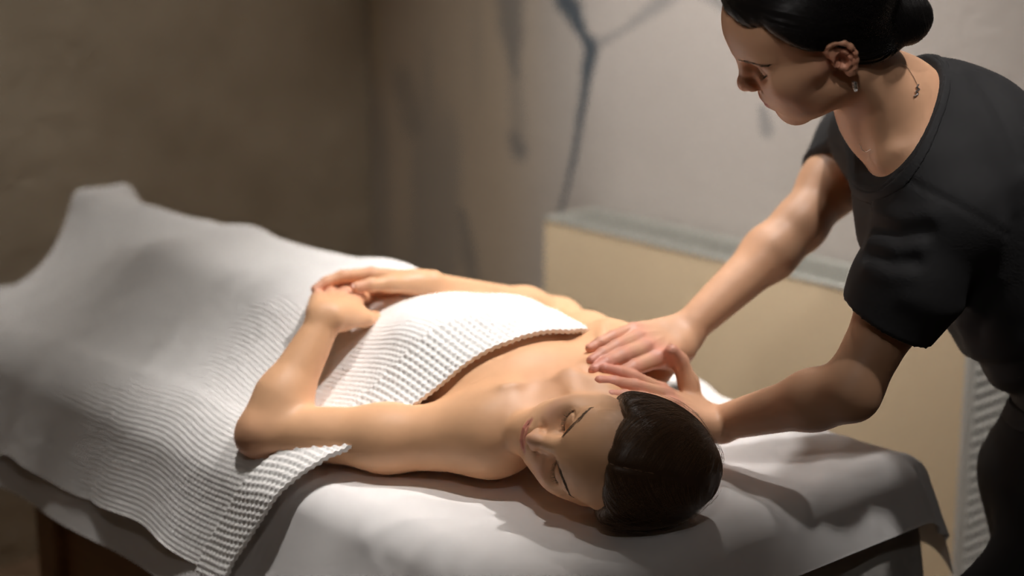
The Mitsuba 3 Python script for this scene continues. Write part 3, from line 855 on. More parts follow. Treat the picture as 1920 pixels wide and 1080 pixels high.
def face_paint(c, v, M, O, s, lip, blush, brow, up=0.0):
    """Lips, blush, lid line and brow shade on the vertices of a head (c is changed)."""
    p = (v - O) @ M / s
    on = (p[:, 1] > 0.03) & (np.abs(p).max(1) < 0.13)
    i = np.flatnonzero(on)
    q = p[i]
    k = np.zeros(len(q))
    for z, h, w in ((-0.0408, 0.0034, 0.0245), (-0.0490, 0.0046, 0.0215)):
        zz = z - (4.2 if z > -0.045 else -5.0) * q[:, 0] ** 2
        k = np.maximum(k, np.exp(-((q[:, 2] - zz) / h) ** 4) * (1 - np.clip((np.abs(q[:, 0]) - w + 0.004) / 0.004, 0, 1)))
    k = (k * (q[:, 1] > 0.075) * 0.8)[:, None]
    c[i] = c[i] * (1 - k) + np.array(lip) * k
    for sx_ in (1, -1):
        k = (0.5 * np.exp(-0.5 * (((q[:, 0] - sx_ * 0.040) / 0.015) ** 2 + ((q[:, 2] + 0.014) / 0.012) ** 2)))[:, None]
        c[i] = c[i] * (1 - k) + np.array(blush) * k
        lid = [(sx_ * x * XS, 0.0762 - 18 * (x - 0.0305) ** 2, z) for x, z in ((0.0170, 0.0128), (0.0215, 0.0098), (0.0270, 0.0081), (0.0320, 0.0077), (0.0375, 0.0087), (0.0425, 0.0110), (0.0470, 0.0140))]
        k = (0.85 * line_mask(q, lid, 0.0008))[:, None]
        c[i] = c[i] * (1 - k) + np.array([0.05, 0.03, 0.025]) * k
        br = [(sx_ * x * XS, y, z + up) for x, y, z in ((0.012, 0.0885, 0.0335), (0.022, 0.0865, 0.0375), (0.034, 0.0800, 0.0405), (0.046, 0.0690, 0.0375), (0.051, 0.062, 0.034))]
        k = (0.55 * line_mask(q, br, 0.0028))[:, None]
        c[i] = c[i] * (1 - k) + np.array(brow) * k
    return c


def skin(key):
    scene[key] = {"type": "twosided", "bsdf": {"type": "bumpmap", "arbitrary": mikit.proc(lambda p, n, uv: fb(p.x * 900, p.y * 900, p.z * 900, octaves=2)), "scale": 0.00012,
                  "bsdf": {"type": "principled", "base_color": {"type": "mesh_attribute", "name": "vertex_color"}, "roughness": 0.46, "specular": 0.45, "sheen": 0.15}}}


skin("skin")
mat("nail", (0.70, 0.42, 0.34), 0.28, clearcoat=0.3)
CS, C_HANDS = client_sculpt()
lo, hi = CS.box()
cv, cf = surface(CS, lo, hi, 0.0045 * QUICK)


def client_fine(p):
    q = (p - CO) @ CM / CSC
    return ((q[:, 1] > 0.02) & (np.abs(q).max(1) < 0.13)) | (np.linalg.norm(p - [-2.09, 1.56, 0.94], axis=1) < 0.17)


cv, cf = refine(cv, cf, lambda p: (p[:, 0] > -2.4), CS)
if QUICK < 1.5:
    cv, cf = refine(cv, cf, client_fine, CS)
    cv, cf = refine(cv, cf, lambda p: (lambda q: (q[:, 1] > 0.06) & (np.abs(q[:, 0]) < 0.055) & (q[:, 2] > -0.065) & (q[:, 2] < 0.035))((p - CO) @ CM / CSC), CS)
RED = (0.66, 0.30, 0.22)
cc = paint(cv, (0.70, 0.395, 0.220), [(k, 0.011, RED, 0.45) for h in C_HANDS for k in h.knuckles] + [(t, 0.014, RED, 0.5) for h in C_HANDS for t in h.tips.values()]
           + [(LE + [0, -0.03, -0.02], 0.03, RED, 0.35), (CO + CM @ [0, 0.113, -0.012], 0.012, RED, 0.35), ((-1.67, 1.56, 0.90), 0.05, RED, 0.18)])
cc = face_paint(cc, cv, CM, CO, CSC, (0.52, 0.15, 0.125), (0.66, 0.34, 0.25), (0.10, 0.06, 0.04), 0.0035)
scene["client__body"] = mikit.ply((cv, cf), "skin", smooth=True, color=cc)
for i, n_ in enumerate(C_HANDS[0].nails + C_HANDS[1].nails):
    add("client__fingernail" + (f"_{i:03d}" if i else ""), nail_mesh([n_]), "nail", True)
tag("client", "woman with brown parted hair lying under the white blanket, eyes closed, hands folded", "person")
# ---------------------------------------------------------------- the waffle blanket
BODY = Sculpt()
client_trunk(BODY)
BODY.cap((-2.985, 1.570, 0.922), (-2.985, 1.655, 0.922), 0.017, k=0.01)
BODY.cap((-2.985, 1.61, 0.914), (-2.62, 1.655, 0.888), 0.018, 0.022, k=0.01)
gx, gy, gd = np.arange(-3.26, -1.60, 0.008), np.arange(1.20, 2.09, 0.008), 0.008
GX, GY = np.meshgrid(gx, gy, indexing="ij")
q = np.stack([GX.ravel(), GY.ravel(), np.full(GX.size, 1.08)], 1)
for _ in range(26):
    q[:, 2] = np.maximum(q[:, 2] - 0.9 * BODY.many(q), TOP)
body_h = q[:, 2].reshape(GX.shape) + 0.004
h = body_h.copy()
for _ in range(420):
    a = h.copy()
    a[1:-1, 1:-1] = 0.25 * (h[2:, 1:-1] + h[:-2, 1:-1] + h[1:-1, 2:] + h[1:-1, :-2])
    h = np.maximum(body_h, a)
    h[GX < -3.055] = TOP + 0.004
h = np.maximum(gaussian_filter(h, 1.2), body_h - 0.001)
ww = np.stack([GX, GY, 0 * GX], -1)
h += 0.006 * (meshkit.fbm(ww * 7, 3, 21) - 0.35) * np.clip((h - TOP) / 0.02, 0.3, 1)
h += 0.005 * np.exp(-(np.abs(meshkit.noise(np.stack([GX * 6 - GY * 5, (GX + GY) * 1.5, 0 * GX], -1), 4) - 0.5) * 2 / 0.14) ** 2)


def top_height(x, y):
    return map_coordinates(h, [(np.asarray(x) - gx[0]) / gd, (np.asarray(y) - gy[0]) / gd], order=1, mode="nearest")


CELL, SUB = 0.0080, 4
du = CELL / SUB * QUICK
Y_MID = 1.60
t_near, t_far, s_len = 0.545, 0.48, 1.32
HEM_T = np.array([-0.60, -0.52, -0.36, -0.29, -0.18, -0.06, 0.04, 0.14, 0.25, 0.45])
HEM_X = np.array([-1.965, -1.950, -1.862, -1.835, -1.800, -1.757, -1.742, -1.758, -1.79, -1.83])


def side_curve(xx, near, n=420):
    """Points (y, z) of the blanket from the middle of the table over one side, for every x: rows of equal cloth length."""
    e = 0.055
    if near:
        ys = np.concatenate([np.linspace(Y_MID, TY0 + e, 150), np.full(70, TY0 + e)])
    else:
        ys = np.concatenate([np.linspace(Y_MID, TY1 - e, 150), np.full(70, TY1 - e)])
    zs = top_height(np.broadcast_to(xx[:, None], (len(xx), len(ys))), np.broadcast_to(ys, (len(xx), len(ys))))
    yy = np.broadcast_to(ys, zs.shape).copy()
    arc = np.linspace(0, 0.36, 70)
    sgn = -1 if near else 1
    edge = TY0 + e if near else TY1 - e
    W_ = wrap(np.zeros(70), edge + sgn * arc, e, 0.36 if near else 0.2, 0.0065, (-9, 9, TY0, TY1))
    wave = (0.007 * np.sin(xx * 17 + 1.3) + 0.004 * np.sin(xx * 41))[:, None] * np.clip(arc / 0.2, 0, 1)
    rise = np.maximum(zs[:, 149] - TOP, 0.006)[:, None]
    yy[:, 150:] = W_[None, :, 1] + sgn * (wave + 0.3 * rise * np.clip(arc / 0.06, 0, 1))
    zs = zs.copy()
    zs[:, 150:] = W_[None, :, 2] - 0.0065 + rise * np.clip(1 - arc / 0.12, 0, 1) ** 2 + 0.002
    L = np.concatenate([np.zeros((len(xx), 1)), np.cumsum(np.hypot(np.diff(yy, axis=1), np.diff(zs, axis=1)), 1)], 1)
    return yy, zs, L


def cloth(s0, s1, ta, tb, off, phase=0.0, amp=0.0014, step=None, cell=CELL):
    step = step or du
    ss, tt = np.arange(s0, s1 + step / 2, step), np.arange(ta, tb + step / 2, step)
    xs_all = np.linspace(-3.24, -1.60, 330)
    tab = []
    for near in (True, False):
        yy, zs, L = side_curve(xs_all, near)
        tn = np.linspace(0, 0.66, 331)
        tab.append(np.stack([np.stack([np.interp(tn, L[i], yy[i]), np.interp(tn, L[i], zs[i])], 1) for i in range(len(xs_all))]))
    SS, TT = np.meshgrid(ss, tt, indexing="ij")
    X = np.interp(TT, HEM_T, HEM_X) - SS
    P = np.zeros(X.shape + (3,))
    P[..., 0] = X
    xi = (X - xs_all[0]) / (xs_all[1] - xs_all[0])
    for near, tb_ in ((True, tab[0]), (False, tab[1])):
        m = (TT < 0) if near else (TT >= 0)
        ti = np.abs(TT[m]) / 0.002
        for c in (0, 1):
            P[..., 1 + c][m] = map_coordinates(tb_[..., c], [xi[m], ti], order=1, mode="nearest")
    # soften the sampled curves
    for c in (1, 2):
        P[..., c] = gaussian_filter(P[..., c], 0.006 / step, mode="nearest")
    N = grid_normals(P)
    N *= np.sign(N[len(ss) // 2, len(tt) // 2, 2])
    u, v = SS / cell + phase, TT / cell
    ridge = np.abs(np.cos(np.pi * v)) ** 1.5
    bead = np.abs(np.cos(np.pi * u)) ** 1.2
    d = amp * (1.35 * ridge * bead + 0.25 * ridge + 0.25 * bead - 0.5)
    d += 0.0008 * (meshkit.noise(np.stack([SS * 90, TT * 90, 0 * SS], -1), 3) - 0.5)
    return P + N * (off + d)[..., None], N


def with_lip(P, N, t):
    """The cloth's face plus its turned rim, t deep."""
    a, b = P.shape[:2]
    k = np.arange(a * b).reshape(a, b)
    rim = np.concatenate([k[:-1, 0], k[-1, :-1], k[::-1][:-1, -1], k[0, ::-1][:-1]])
    pv = P.reshape(-1, 3)
    v = np.vstack([pv, pv[rim] - N.reshape(-1, 3)[rim] * t])
    m, n0 = len(rim), a * b
    i = np.arange(m)
    side = np.vstack([np.stack([rim, np.roll(rim, -1), n0 + i], 1), np.stack([np.roll(rim, -1), n0 + np.roll(i, -1), n0 + i], 1)])
    return v, np.vstack([grid_faces(a, b), side])


mat("waffle_cloth", (0.80, 0.785, 0.77), 0.9, sheen=0.4)
P, N = cloth(0.012, s_len, -t_near, t_far, 0.004)
add("waffle_blanket__cloth", with_lip(P, N, 0.005), "waffle_cloth", True)
P, N = cloth(-0.004, 0.078, -t_near - 0.010, t_far - 0.05, 0.0110, 0.5, 0.0019, cell=0.0098)
add("waffle_blanket__cuff", with_lip(P, N, 0.006), "waffle_cloth", True, "turned-over hem band of larger waffle cells")
tag("waffle_blanket", "white waffle-weave blanket covering the lying woman from chest to feet, hanging over the table side", "blanket")
# ---------------------------------------------------------------- the therapist
TM = np.array([[-0.7567, -0.6536, -0.0127], [0.4964, -0.5618, -0.6618], [0.4255, -0.5071, 0.7495]])
TM = np.linalg.qr(TM)[0] * np.sign(np.diag(np.linalg.qr(TM)[1]))
TSC = 1.05
TO = np.array([-1.4090, 1.7405, 1.3540])
UP = np.array([0, 0, 1.0])
CAM = unit(-VIEW)
tLS, tLE, tLW = np.array([-1.3247, 1.9020, 1.1161]), np.array([-1.3617, 1.7765, 0.8995]), np.array([-1.5571, 1.7427, 0.8131])
tRS, tRE, tRW = np.array([-1.6425, 2.1446, 1.1423]), np.array([-1.6316, 1.9930, 1.0409]), np.array([-1.6649, 1.7856, 0.9084])
tNB = np.array([-1.4015, 1.8935, 1.2391])  # neck base
tWA, tPE = np.array([-1.2278, 2.1143, 0.8553]), np.array([-1.2214, 2.1123, 0.7507])
ACR = unit(tLS - tRS)  # towards her left


def therapist_sculpt():
    S = Sculpt()
    skull = TM @ np.array([0, -0.014, -0.045]) * TSC + TO
    S.cap(skull, tNB, 0.052, 0.055, k=0.001)
    S.cap(tNB + 0.01 * UP, tNB * 0.45 + tLS * 0.55 + [0, 0, 0.004], 0.052, 0.042, k=0.05)
    S.cap(tNB, tNB * 0.45 + tRS * 0.55 + [0, 0, 0.006], 0.052, 0.044, k=0.05)
    for A, B, C in ((tLS, tLE, tLW), (tRS, tRE, tRW)):
        m = A * 0.5 + B * 0.5
        S.cap(tNB * 0.4 + A * 0.6, A, 0.045, 0.046, k=0.04)
        S.chain([A, m, B], [0.047, 0.042, 0.036], k=0.03)
        S.chain([B, B * 0.74 + C * 0.26, C], [0.035, 0.0365, 0.0235], k=0.024)
        S.ell(B + unit(B - A) * 0.013 + unit(B - C) * 0.014, (0.017, 0.017, 0.017), k=0.02)
    ch = tNB * 0.62 + tWA * 0.38
    ch = np.array([-1.3736, 2.0106, 1.0966])
    S.cap(tNB * 0.85 + tWA * 0.15 + ACR * 0.04, ch + ACR * 0.045, 0.056, 0.066, k=0.04)
    S.cap(tNB * 0.85 + tWA * 0.15 - ACR * 0.04, ch - ACR * 0.045, 0.056, 0.066, k=0.04)
    S.cap(ch, tWA, 0.075, 0.060, k=0.04)
    S.cap(tWA, tPE, 0.060, 0.08, k=0.03)
    # neck cord from behind the ear, collar bones
    ear = TM @ np.array([-0.060, -0.022, -0.028]) * TSC + TO
    S.line([ear, np.array([-1.3657, 1.8087, 1.2579]), np.array([-1.3730, 1.8292, 1.1907])], 0.006, 0.011)
    S.line([np.array([-1.3730, 1.8292, 1.1907]), np.array([-1.3306, 1.8249, 1.2171])], 0.004, 0.009)
    S.frame(TM, TO, TSC)
    head_sculpt(S, lips=0.95, ears=(1, -1))
    S.frame()
    hl = Hand(S, tLW, (-0.261, -0.903, 0.493), (0.061, -0.402, 0.945), "left", [(-2, 5, 3), (5, 5, 3), (7, 5, 3), (8, 10, 6)], spread=(0, -2, -3, -9), thumb=(51, -40, 20, 28), s=1.08, fat=1.14)
    hr = Hand(S, tRW, (0.100, -0.956, 0.013), (0.536, -0.222, 0.788), "right", [(5, 6, 4), (1, 7, 5), (0, 8, 5), (7, 8, 5)], spread=(0, 1, 4, -2), thumb=(10, 40, 20, 15), s=1.08, fat=1.14)
    return S, (hl, hr)


TS, T_HANDS = therapist_sculpt()
lo, hi = TS.box()
tv, tf = surface(TS, lo, hi, 0.0045 * QUICK)
T_SEE = lambda p: np.linalg.norm(p - tWA, axis=1) > 0.22


def therapist_fine(p):
    q = (p - TO) @ TM / TSC
    return ((q[:, 1] > 0.02) & (np.abs(q).max(1) < 0.13)) | ((q[:, 0] < -0.055) & (np.abs(q).max(1) < 0.11)) | (np.linalg.norm(p - T_HANDS[0].O, axis=1) < 0.21) | (np.linalg.norm(p - T_HANDS[1].O, axis=1) < 0.21)


tv, tf = refine(tv, tf, T_SEE, TS)
if QUICK < 1.5:
    tv, tf = refine(tv, tf, therapist_fine, TS)
    tv, tf = refine(tv, tf, lambda p: (lambda q: ((q[:, 1] > 0.06) & (np.abs(q[:, 0]) < 0.055) & (q[:, 2] > -0.065) & (q[:, 2] < 0.035)) | ((q[:, 0] < -0.062) & (np.abs(q[:, 1]) < 0.04) & (np.abs(q[:, 2]) < 0.04)))((p - TO) @ TM / TSC), TS)
RED2 = (0.62, 0.25, 0.19)
tc = paint(tv, (0.63, 0.355, 0.215), [(k, 0.012, RED2, 0.5) for h_ in T_HANDS for k in h_.knuckles] + [(t_, 0.020, RED2, 0.65) for h_ in T_HANDS for t_ in h_.tips.values()]
           + [(TM @ np.array([-0.075, -0.012, 0.004]) * TSC + TO, 0.022, (0.62, 0.24, 0.17), 0.6), (TO + TM @ [0, 0.113, -0.012], 0.014, RED2, 0.3)])  # ear spot: light shining through the ear, put into the skin colour
tc = face_paint(tc, tv, TM, TO, TSC, (0.50, 0.16, 0.14), (0.60, 0.31, 0.24), (0.05, 0.035, 0.03))
scene["therapist__body"] = mikit.ply((tv, tf), "skin", smooth=True, color=tc)
for i, n_ in enumerate(T_HANDS[0].nails + T_HANDS[1].nails):
    add("therapist__fingernail" + (f"_{i:03d}" if i else ""), nail_mesh([n_]), "nail", True)
tag("therapist", "woman in a black T-shirt with black hair in a bun, bending over the table", "person")

# her clothes
bumped("black_cotton", (0.010, 0.010, 0.0115), 0.8, lambda p, n, uv: fb(p.x * 420, p.y * 420, p.z * 420, octaves=2), 0.0004, sheen=0.25)
mat("black_trouser", (0.006, 0.006, 0.007), 0.85, sheen=0.12)


FOLDS = [  # height, width, points that the fold passes
    (0.005, 0.011, ((-1.3696, 1.8281, 1.1227), (-1.3280, 1.8191, 1.1204), (-1.2957, 1.8289, 1.1310))),
    (-0.005, 0.008, ((-1.3690, 1.8221, 1.1064), (-1.3223, 1.8128, 1.1052), (-1.2948, 1.8236, 1.1150))),
    (0.006, 0.01, ((-1.3634, 1.8097, 1.0884), (-1.3230, 1.8044, 1.0873), (-1.3005, 1.8171, 1.0933))),
    (-0.006, 0.007, ((-1.3548, 1.7952, 1.0763), (-1.3186, 1.7943, 1.0733), (-1.2984, 1.8070, 1.0762))),
    (0.005, 0.009, ((-1.3502, 1.7882, 1.0630), (-1.3180, 1.7874, 1.0567), (-1.2993, 1.7970, 1.0573))),
    (0.0045, 0.014, ((-1.3343, 1.9349, 1.2863), (-1.2839, 1.9252, 1.2320), (-1.2449, 1.9324, 1.1687))),
    (-0.0045, 0.01, ((-1.3236, 1.9659, 1.2846), (-1.2728, 1.9486, 1.2376), (-1.2455, 1.9478, 1.1938))),
    (0.0055, 0.012, ((-1.6550, 2.4001, 0.7841), (-1.2959, 1.9524, 0.9316), (-1.2227, 1.9421, 0.9568))),
    (-0.006, 0.009, ((-1.4501, 2.1450, 0.8539), (-1.2836, 1.9607, 0.9124), (-1.2261, 1.9505, 0.9303))),
    (0.006, 0.011, ((-1.7280, 2.6165, 0.6640), (-1.2714, 1.9750, 0.8925), (-1.2292, 1.9613, 0.9117))),
    (-0.005, 0.008, ((-1.7349, 2.6520, 0.6254), (-1.3099, 2.0504, 0.8453), (-1.2386, 1.9792, 0.8826))),
    (0.004, 0.012, ((-1.2413, 1.9106, 1.1112), (-1.2582, 1.9202, 1.0447), (-1.3193, 1.9469, 0.9640))),
    (-0.0045, 0.01, ((-1.2348, 1.9293, 1.1163), (-1.2399, 1.9286, 1.0398), (-1.2864, 1.9353, 0.9622))),
    (0.004, 0.01, ((-1.2945, 1.7928, 1.0317), (-1.2715, 1.8288, 1.0128), (-1.2817, 1.9248, 0.9972))),
]


def ray_in(S, a, b):
    """The first point of the sculpt on the way from a to b."""
    a, b = np.asarray(a, float), np.asarray(b, float)
    d, t = unit(b - a), 0.0
    for _ in range(60):
        t += float(S((a + d * t)[None])[0]) * 0.85
    return a + d * min(t, np.linalg.norm(b - a))


def shirt_outer(inflate=0.0):
    S = Sculpt()
    g = inflate
    S.cap(tLS + [0, 0, 0.004], tRS + [0, 0, 0.0], 0.060 + g, 0.058 + g, k=0.001)
    a, b = np.array([-1.3781, 2.0242, 1.1450]), tWA
    for s_ in (0.052, -0.06):
        S.cap(a + ACR * s_, a * 0.45 + b * 0.55 + ACR * s_ * 0.9, 0.112 + g, 0.100 + g, k=0.05)
        S.cap(a * 0.45 + b * 0.55 + ACR * s_ * 0.9, b + ACR * s_ * 0.7, 0.100 + g, 0.080 + g, k=0.05)
    S.ell(np.array([-1.3756, 1.9898, 1.2103]), (0.100 + g, 0.100 + g, 0.085 + g), k=0.05)
    S.cap(np.array([-1.4011, 1.9577, 1.2425]), tLS, 0.055 + g, 0.058 + g, k=0.05)
    S.cap(np.array([-1.4004, 1.9245, 1.1544]), np.array([-1.3912, 1.9410, 1.0891]), 0.070 + g, 0.080 + g, k=0.05)
    # over the shoulders, just proud of the body
    S.cap(tNB + 0.01 * UP, tNB * 0.45 + tLS * 0.55 + [0, 0, 0.012], 0.058 + g, 0.053 + g, k=0.05)
    S.cap(tNB, tNB * 0.45 + tRS * 0.55 + [0, 0, 0.006], 0.058 + g, 0.051 + g, k=0.05)
    for A in (tLS, tRS):
        S.cap(tNB * 0.4 + A * 0.6, A, 0.057 + g, 0.056 + g, k=0.04)
    # sleeves
    e = tLS * 0.30 + tLE * 0.70
    S.chain([tLS, tLS * 0.6 + tLE * 0.4, e], [0.066 + g, 0.066 + g, 0.060 + g], k=0.03)
    e2 = tRS * 0.50 + tRE * 0.50
    S.chain([tRS, e2], [0.058 + g, 0.057 + g], k=0.03)
    # seam round the armhole, folds laid on the cloth
    if not inflate:
        ax = unit(tLE - tLS)
        e1 = unit(np.cross(ax, UP))
        e2 = np.cross(ax, e1)
        a_ = np.linspace(0, 2 * np.pi, 25)
        c_ = tLS + ax * 0.012
        S.line(np.array([ray_in(S, c_ + 0.14 * (np.cos(t) * e1 + np.sin(t) * e2 - 0.25 * ax), c_) for t in a_]), -0.0024, 0.0026)
        for amp, sig, pts in FOLDS:
            S.line(np.array(pts), amp, sig)
    return S


class Cut:
    """A sculpt with flat or round pieces taken away."""

    def __init__(self, S, fn):
        self.S, self.fn = S, fn

    def __call__(self, p):
        return self.fn(np.asarray(p, np.float32), self.S(p))

    def box(self):
        return self.S.box()


sl_L, sl_R = tLS * 0.40 + tLE * 0.60, tRS * 0.55 + tRE * 0.45
ax_L, ax_R = unit(unit(tLE - tLS) - 0.36 * CAM), unit(tRE - tRS)
ring_p = np.array([-1.3494, 1.8924, 1.2650]), np.array([-1.3906, 1.8483, 1.1709]), np.array([-1.4581, 1.9775, 1.2999])
ring_c = np.array([-1.4054, 1.8966, 1.2383])
ring_ax = unit(np.cross(ring_p[1] - ring_p[0], ring_p[2] - ring_p[0]))
ring_ax = ring_ax * np.sign(ring_ax @ (TO - ring_c))
ring_c = ring_c - ring_ax * ((ring_c - ring_p[0]) @ ring_ax)


def plane_cut(p, f, at, ax, ref, r):
    """Cuts what lies beyond a plane, only near the arm."""
    d = (p - at.astype(np.float32)) @ ax.astype(np.float32)
    q = p - at.astype(np.float32) - d[:, None] * ax.astype(np.float32)
    near = np.sqrt((q * q).sum(1)) - r
    return np.maximum(f, np.minimum(d, -near))


def neck_hole(p, grow=0.0):
    q = p - ring_c.astype(np.float32)
    d = q @ ring_ax.astype(np.float32)
    r = np.sqrt(np.maximum((q * q).sum(1) - d * d, 0))
    return np.maximum((r - 0.125) * 0.9, -d - grow)


def shirt_fn(p, f):
    f = plane_cut(p, f, sl_L, ax_L, None, 0.12)
    f = plane_cut(p, f, sl_R, ax_R, None, 0.10)
    f = np.maximum(f, -neck_hole(p))
    d = (p - (tWA * 0.85 + tPE * 0.15).astype(np.float32)) @ unit(tPE - tWA).astype(np.float32)
    return np.maximum(f, d)


SH = shirt_outer()
lo, hi = SH.box()
sv, sf = surface(Cut(SH, shirt_fn), lo, hi, 0.0034 * QUICK, project=0)
m_ = (relax(sv, sf, 12), sf)
add("therapist__shirt", m_, "black_cotton", True, "black short-sleeved round-neck T-shirt")
CB = Cut(shirt_outer(0.0016), lambda p, f: np.maximum(np.maximum(f, -neck_hole(p, 0.002)), neck_hole(p, 0.013)))
sv, sf = surface(CB, ring_c - 0.16, ring_c + 0.16, 0.0022 * QUICK, project=0)
sv, sf = largest(sv, sf)
m_ = (relax(sv, sf, 4), sf)
add("therapist__shirt__collar", m_, "black_cotton", True, "ribbed round collar band")

PT = Sculpt()
PT.cap(tWA + (tPE - tWA) * 0.1 + ACR * 0.03, tPE + ACR * 0.03, 0.082, 0.122, k=0.001)
PT.cap(tWA + (tPE - tWA) * 0.1 - ACR * 0.03, tPE - ACR * 0.03, 0.082, 0.122, k=0.05)
hipL, hipR = tPE + ACR * 0.07 - 0.05 * UP, tPE - ACR * 0.07 - 0.05 * UP
knL, knR = np.array([-1.2115, 1.9089, 0.5581]), np.array([-1.2277, 2.1076, 0.4733])
ftL, ftR = np.array([knL[0] + 0.08, knL[1] + 0.02, 0.09]), np.array([knR[0] + 0.20, knR[1] + 0.06, 0.09])
for a_, b_, c_ in ((hipL, knL, ftL), (hipR, knR, ftR)):
    PT.chain([a_, b_, c_], [0.105, 0.078, 0.062], k=0.05)
PT.line([np.array([-1.2260, 1.8644, 0.8093]), np.array([-1.1990, 1.8909, 0.8388]), np.array([-1.1716, 1.9206, 0.8355])], -0.006, 0.010)
PT.line([np.array([-1.2227, 1.8480, 0.7569]), np.array([-1.1869, 1.8677, 0.7837])], -0.005, 0.012)
lo, hi = PT.box()
sv, sf = surface(PT, lo, hi, 0.006 * QUICK)
add("therapist__trousers", (sv, sf), "black_trouser", True, "black trousers")
wb = Sculpt()
w0, w1 = tWA + (tPE - tWA) * 0.13, tWA + (tPE - tWA) * 0.38
wb.cap(w0 + ACR * 0.03, w1 + ACR * 0.03, 0.087, 0.098, k=0.001)
wb.cap(w0 - ACR * 0.03, w1 - ACR * 0.03, 0.087, 0.098, k=0.05)
wax = unit(tPE - tWA).astype(np.float32)
WB = Cut(wb, lambda p, f: np.maximum(f, np.maximum((p - w1.astype(np.float32)) @ wax, -((p - w0.astype(np.float32)) @ wax))))
lo, hi = wb.box()
sv, sf = surface(WB, lo, hi, 0.004 * QUICK, project=0)
add("therapist__trousers__waistband", (sv, sf), "black_cotton", 40, "dark waistband of the trousers")
for i, f_ in enumerate((ftL, ftR)):
    sh = Sculpt()
    fd = unit([-0.5, -0.86, 0])
    sh.cap(f_ - [0, 0, 0.035], f_ + fd * 0.15 - [0, 0, 0.052], 0.042, 0.034, k=0.02)
    sh.cap(f_ - fd * 0.03 - [0, 0, 0.045], f_, 0.042, 0.045, k=0.02)
    lo, hi = sh.box()
    sv, sf = surface(Cut(sh, lambda p, f: np.maximum(f, 0.004 - p[:, 2])), lo, hi, 0.006, project=0)
    add("therapist__shoe" + (f"_{i:03d}" if i else ""), (sv, sf), "black_trouser", True)
# ---------------------------------------------------------------- hair: a shaped cap over the skull and thousands of combed strands
def hairline(p, front=0.097, temple=0.052, ear=0.020, nape=-0.062):
    """Signed height above the hairline in head coordinates (positive = hair)."""
    a = np.degrees(np.arctan2(np.abs(p[:, 0]), p[:, 1]))
    z = np.interp(a, [0, 18, 35, 50, 62, 75, 88, 97, 104, 112, 135, 160, 180], [front, front - 0.002, front - 0.010, (front + temple) / 2 + 0.012, temple + 0.012, temple - 0.012, ear - 0.004, ear, -0.008, -0.028, nape + 0.014, nape, nape])
    return p[:, 2] - z


class Hair:
    def __init__(self, M, O, s, thick, bun, line, part=0.0):
        self.M, self.O, self.s = M, O, s
        K = Sculpt(M, O, s)
        K.ell((0, -0.008, 0.048), (0.0735 * XS, 0.094, 0.078), k=0.001)
        K.ell((0, 0.018, 0.046), (0.062 * XS, 0.072, 0.062), k=0.03)
        K.ell((0, 0.022, -0.012), (0.0525 * XS, 0.060, 0.070), k=0.03)
        K.cap((0, -0.020, -0.04), (0, -0.028, -0.10), 0.052, 0.053, k=0.03)
        self.K, self.thick, self.line, self.part = K, thick, line, part
        B = Sculpt(M, O, s)
        for c, r, rot in bun:
            B.ell(c, r, rot, k=0.012)
        self.B = B

    def loc(self, p):
        return (p - self.O) @ self.M / self.s

    def __call__(self, p):
        p = np.asarray(p, np.float32)
        q = self.loc(p)
        g = hairline(q, **self.line)
        t = -0.004 + (self.thick + 0.004) * (1 - np.exp(-np.maximum(g, 0) / 0.011)) - np.clip(-g, 0, 0.02) * 0.5
        back = np.clip((-q[:, 1]) / 0.08, 0, 1)
        t = t + back * 0.004 * (g > 0)
        if self.part:
            on = (q[:, 1] > -0.05) & (q[:, 2] > 0.04)
            t = t - on * self.part * np.exp(-0.5 * (q[:, 0] / 0.0016) ** 2) * np.clip((q[:, 1] + 0.05) / 0.05, 0, 1)
        f = self.K(p) - t * self.s
        return blend(f.astype(np.float32), self.B(p), 0.012)

    many = __call__

    def grad(self, p, e=8e-4):
        E = np.eye(3) * e
        return np.stack([self(p + E[i]) - self(p - E[i]) for i in range(3)], 1) / (2 * e)

    def project(self, p, n=2, off=0.0):
        p = np.array(p, float)
        for _ in range(n):
            f, g = self(p) - off, self.grad(p)
            p = p - (np.clip(f, -0.006, 0.006) / np.maximum((g * g).sum(1), 0.2))[:, None] * g
        return p

    def mesh(self, h):
        lo, hi = self.O - 0.19 * self.s, self.O + 0.19 * self.s
        v, f = surface(self, lo, hi, h, project=0)
        g = hairline(self.loc(v), **self.line)
        bun = self.B(v) < 0.006
        keep = (self.K(v) > -0.0032 * self.s) | bun
        f = f[keep[f].all(1)]
        v, f = largest(v, f)
        return trimesh.Trimesh(relax(v, f, 5), f, process=False)

    def strands(self, n, flow, steps, step, rad, seed, spread=0.0006, where=None, jitter=0.10, sides=3):
        rng = np.random.default_rng(seed)
        m = self.mesh(0.006)
        pts, _ = trimesh.sample.sample_surface(m, n * 3, seed=seed)
        q = self.loc(pts)
        ok = hairline(q, **self.line) > -0.001
        if where is not None:
            ok &= where(q)
        p = pts[ok][:n]
        off = rng.uniform(-0.0004, spread, len(p))
        jit = rng.normal(0, jitter, (len(p), 3))
        path = [self.project(p, 2) + 0]
        alive = np.ones(len(p), bool)
        length = rng.integers(steps // 2, steps + 1, len(p))
        for k in range(steps):
            p = path[-1]
            g = self.grad(p)
            g /= np.linalg.norm(g, axis=1, keepdims=True) + 1e-9
            d = flow(self.loc(p)) @ self.M.T + jit * 0.5
            d -= g * (d * g).sum(1)[:, None]
            d /= np.linalg.norm(d, axis=1, keepdims=True) + 1e-9
            path.append(self.project(p + d * step, 1))
        path = np.array(path)  # steps+1, n, 3
        g = self.grad(path.reshape(-1, 3)).reshape(path.shape)
        g /= np.linalg.norm(g, axis=2, keepdims=True) + 1e-9
        path = path + g * off[None, :, None]
        return ribbon_tubes(path, g, length, rad, sides, rng)


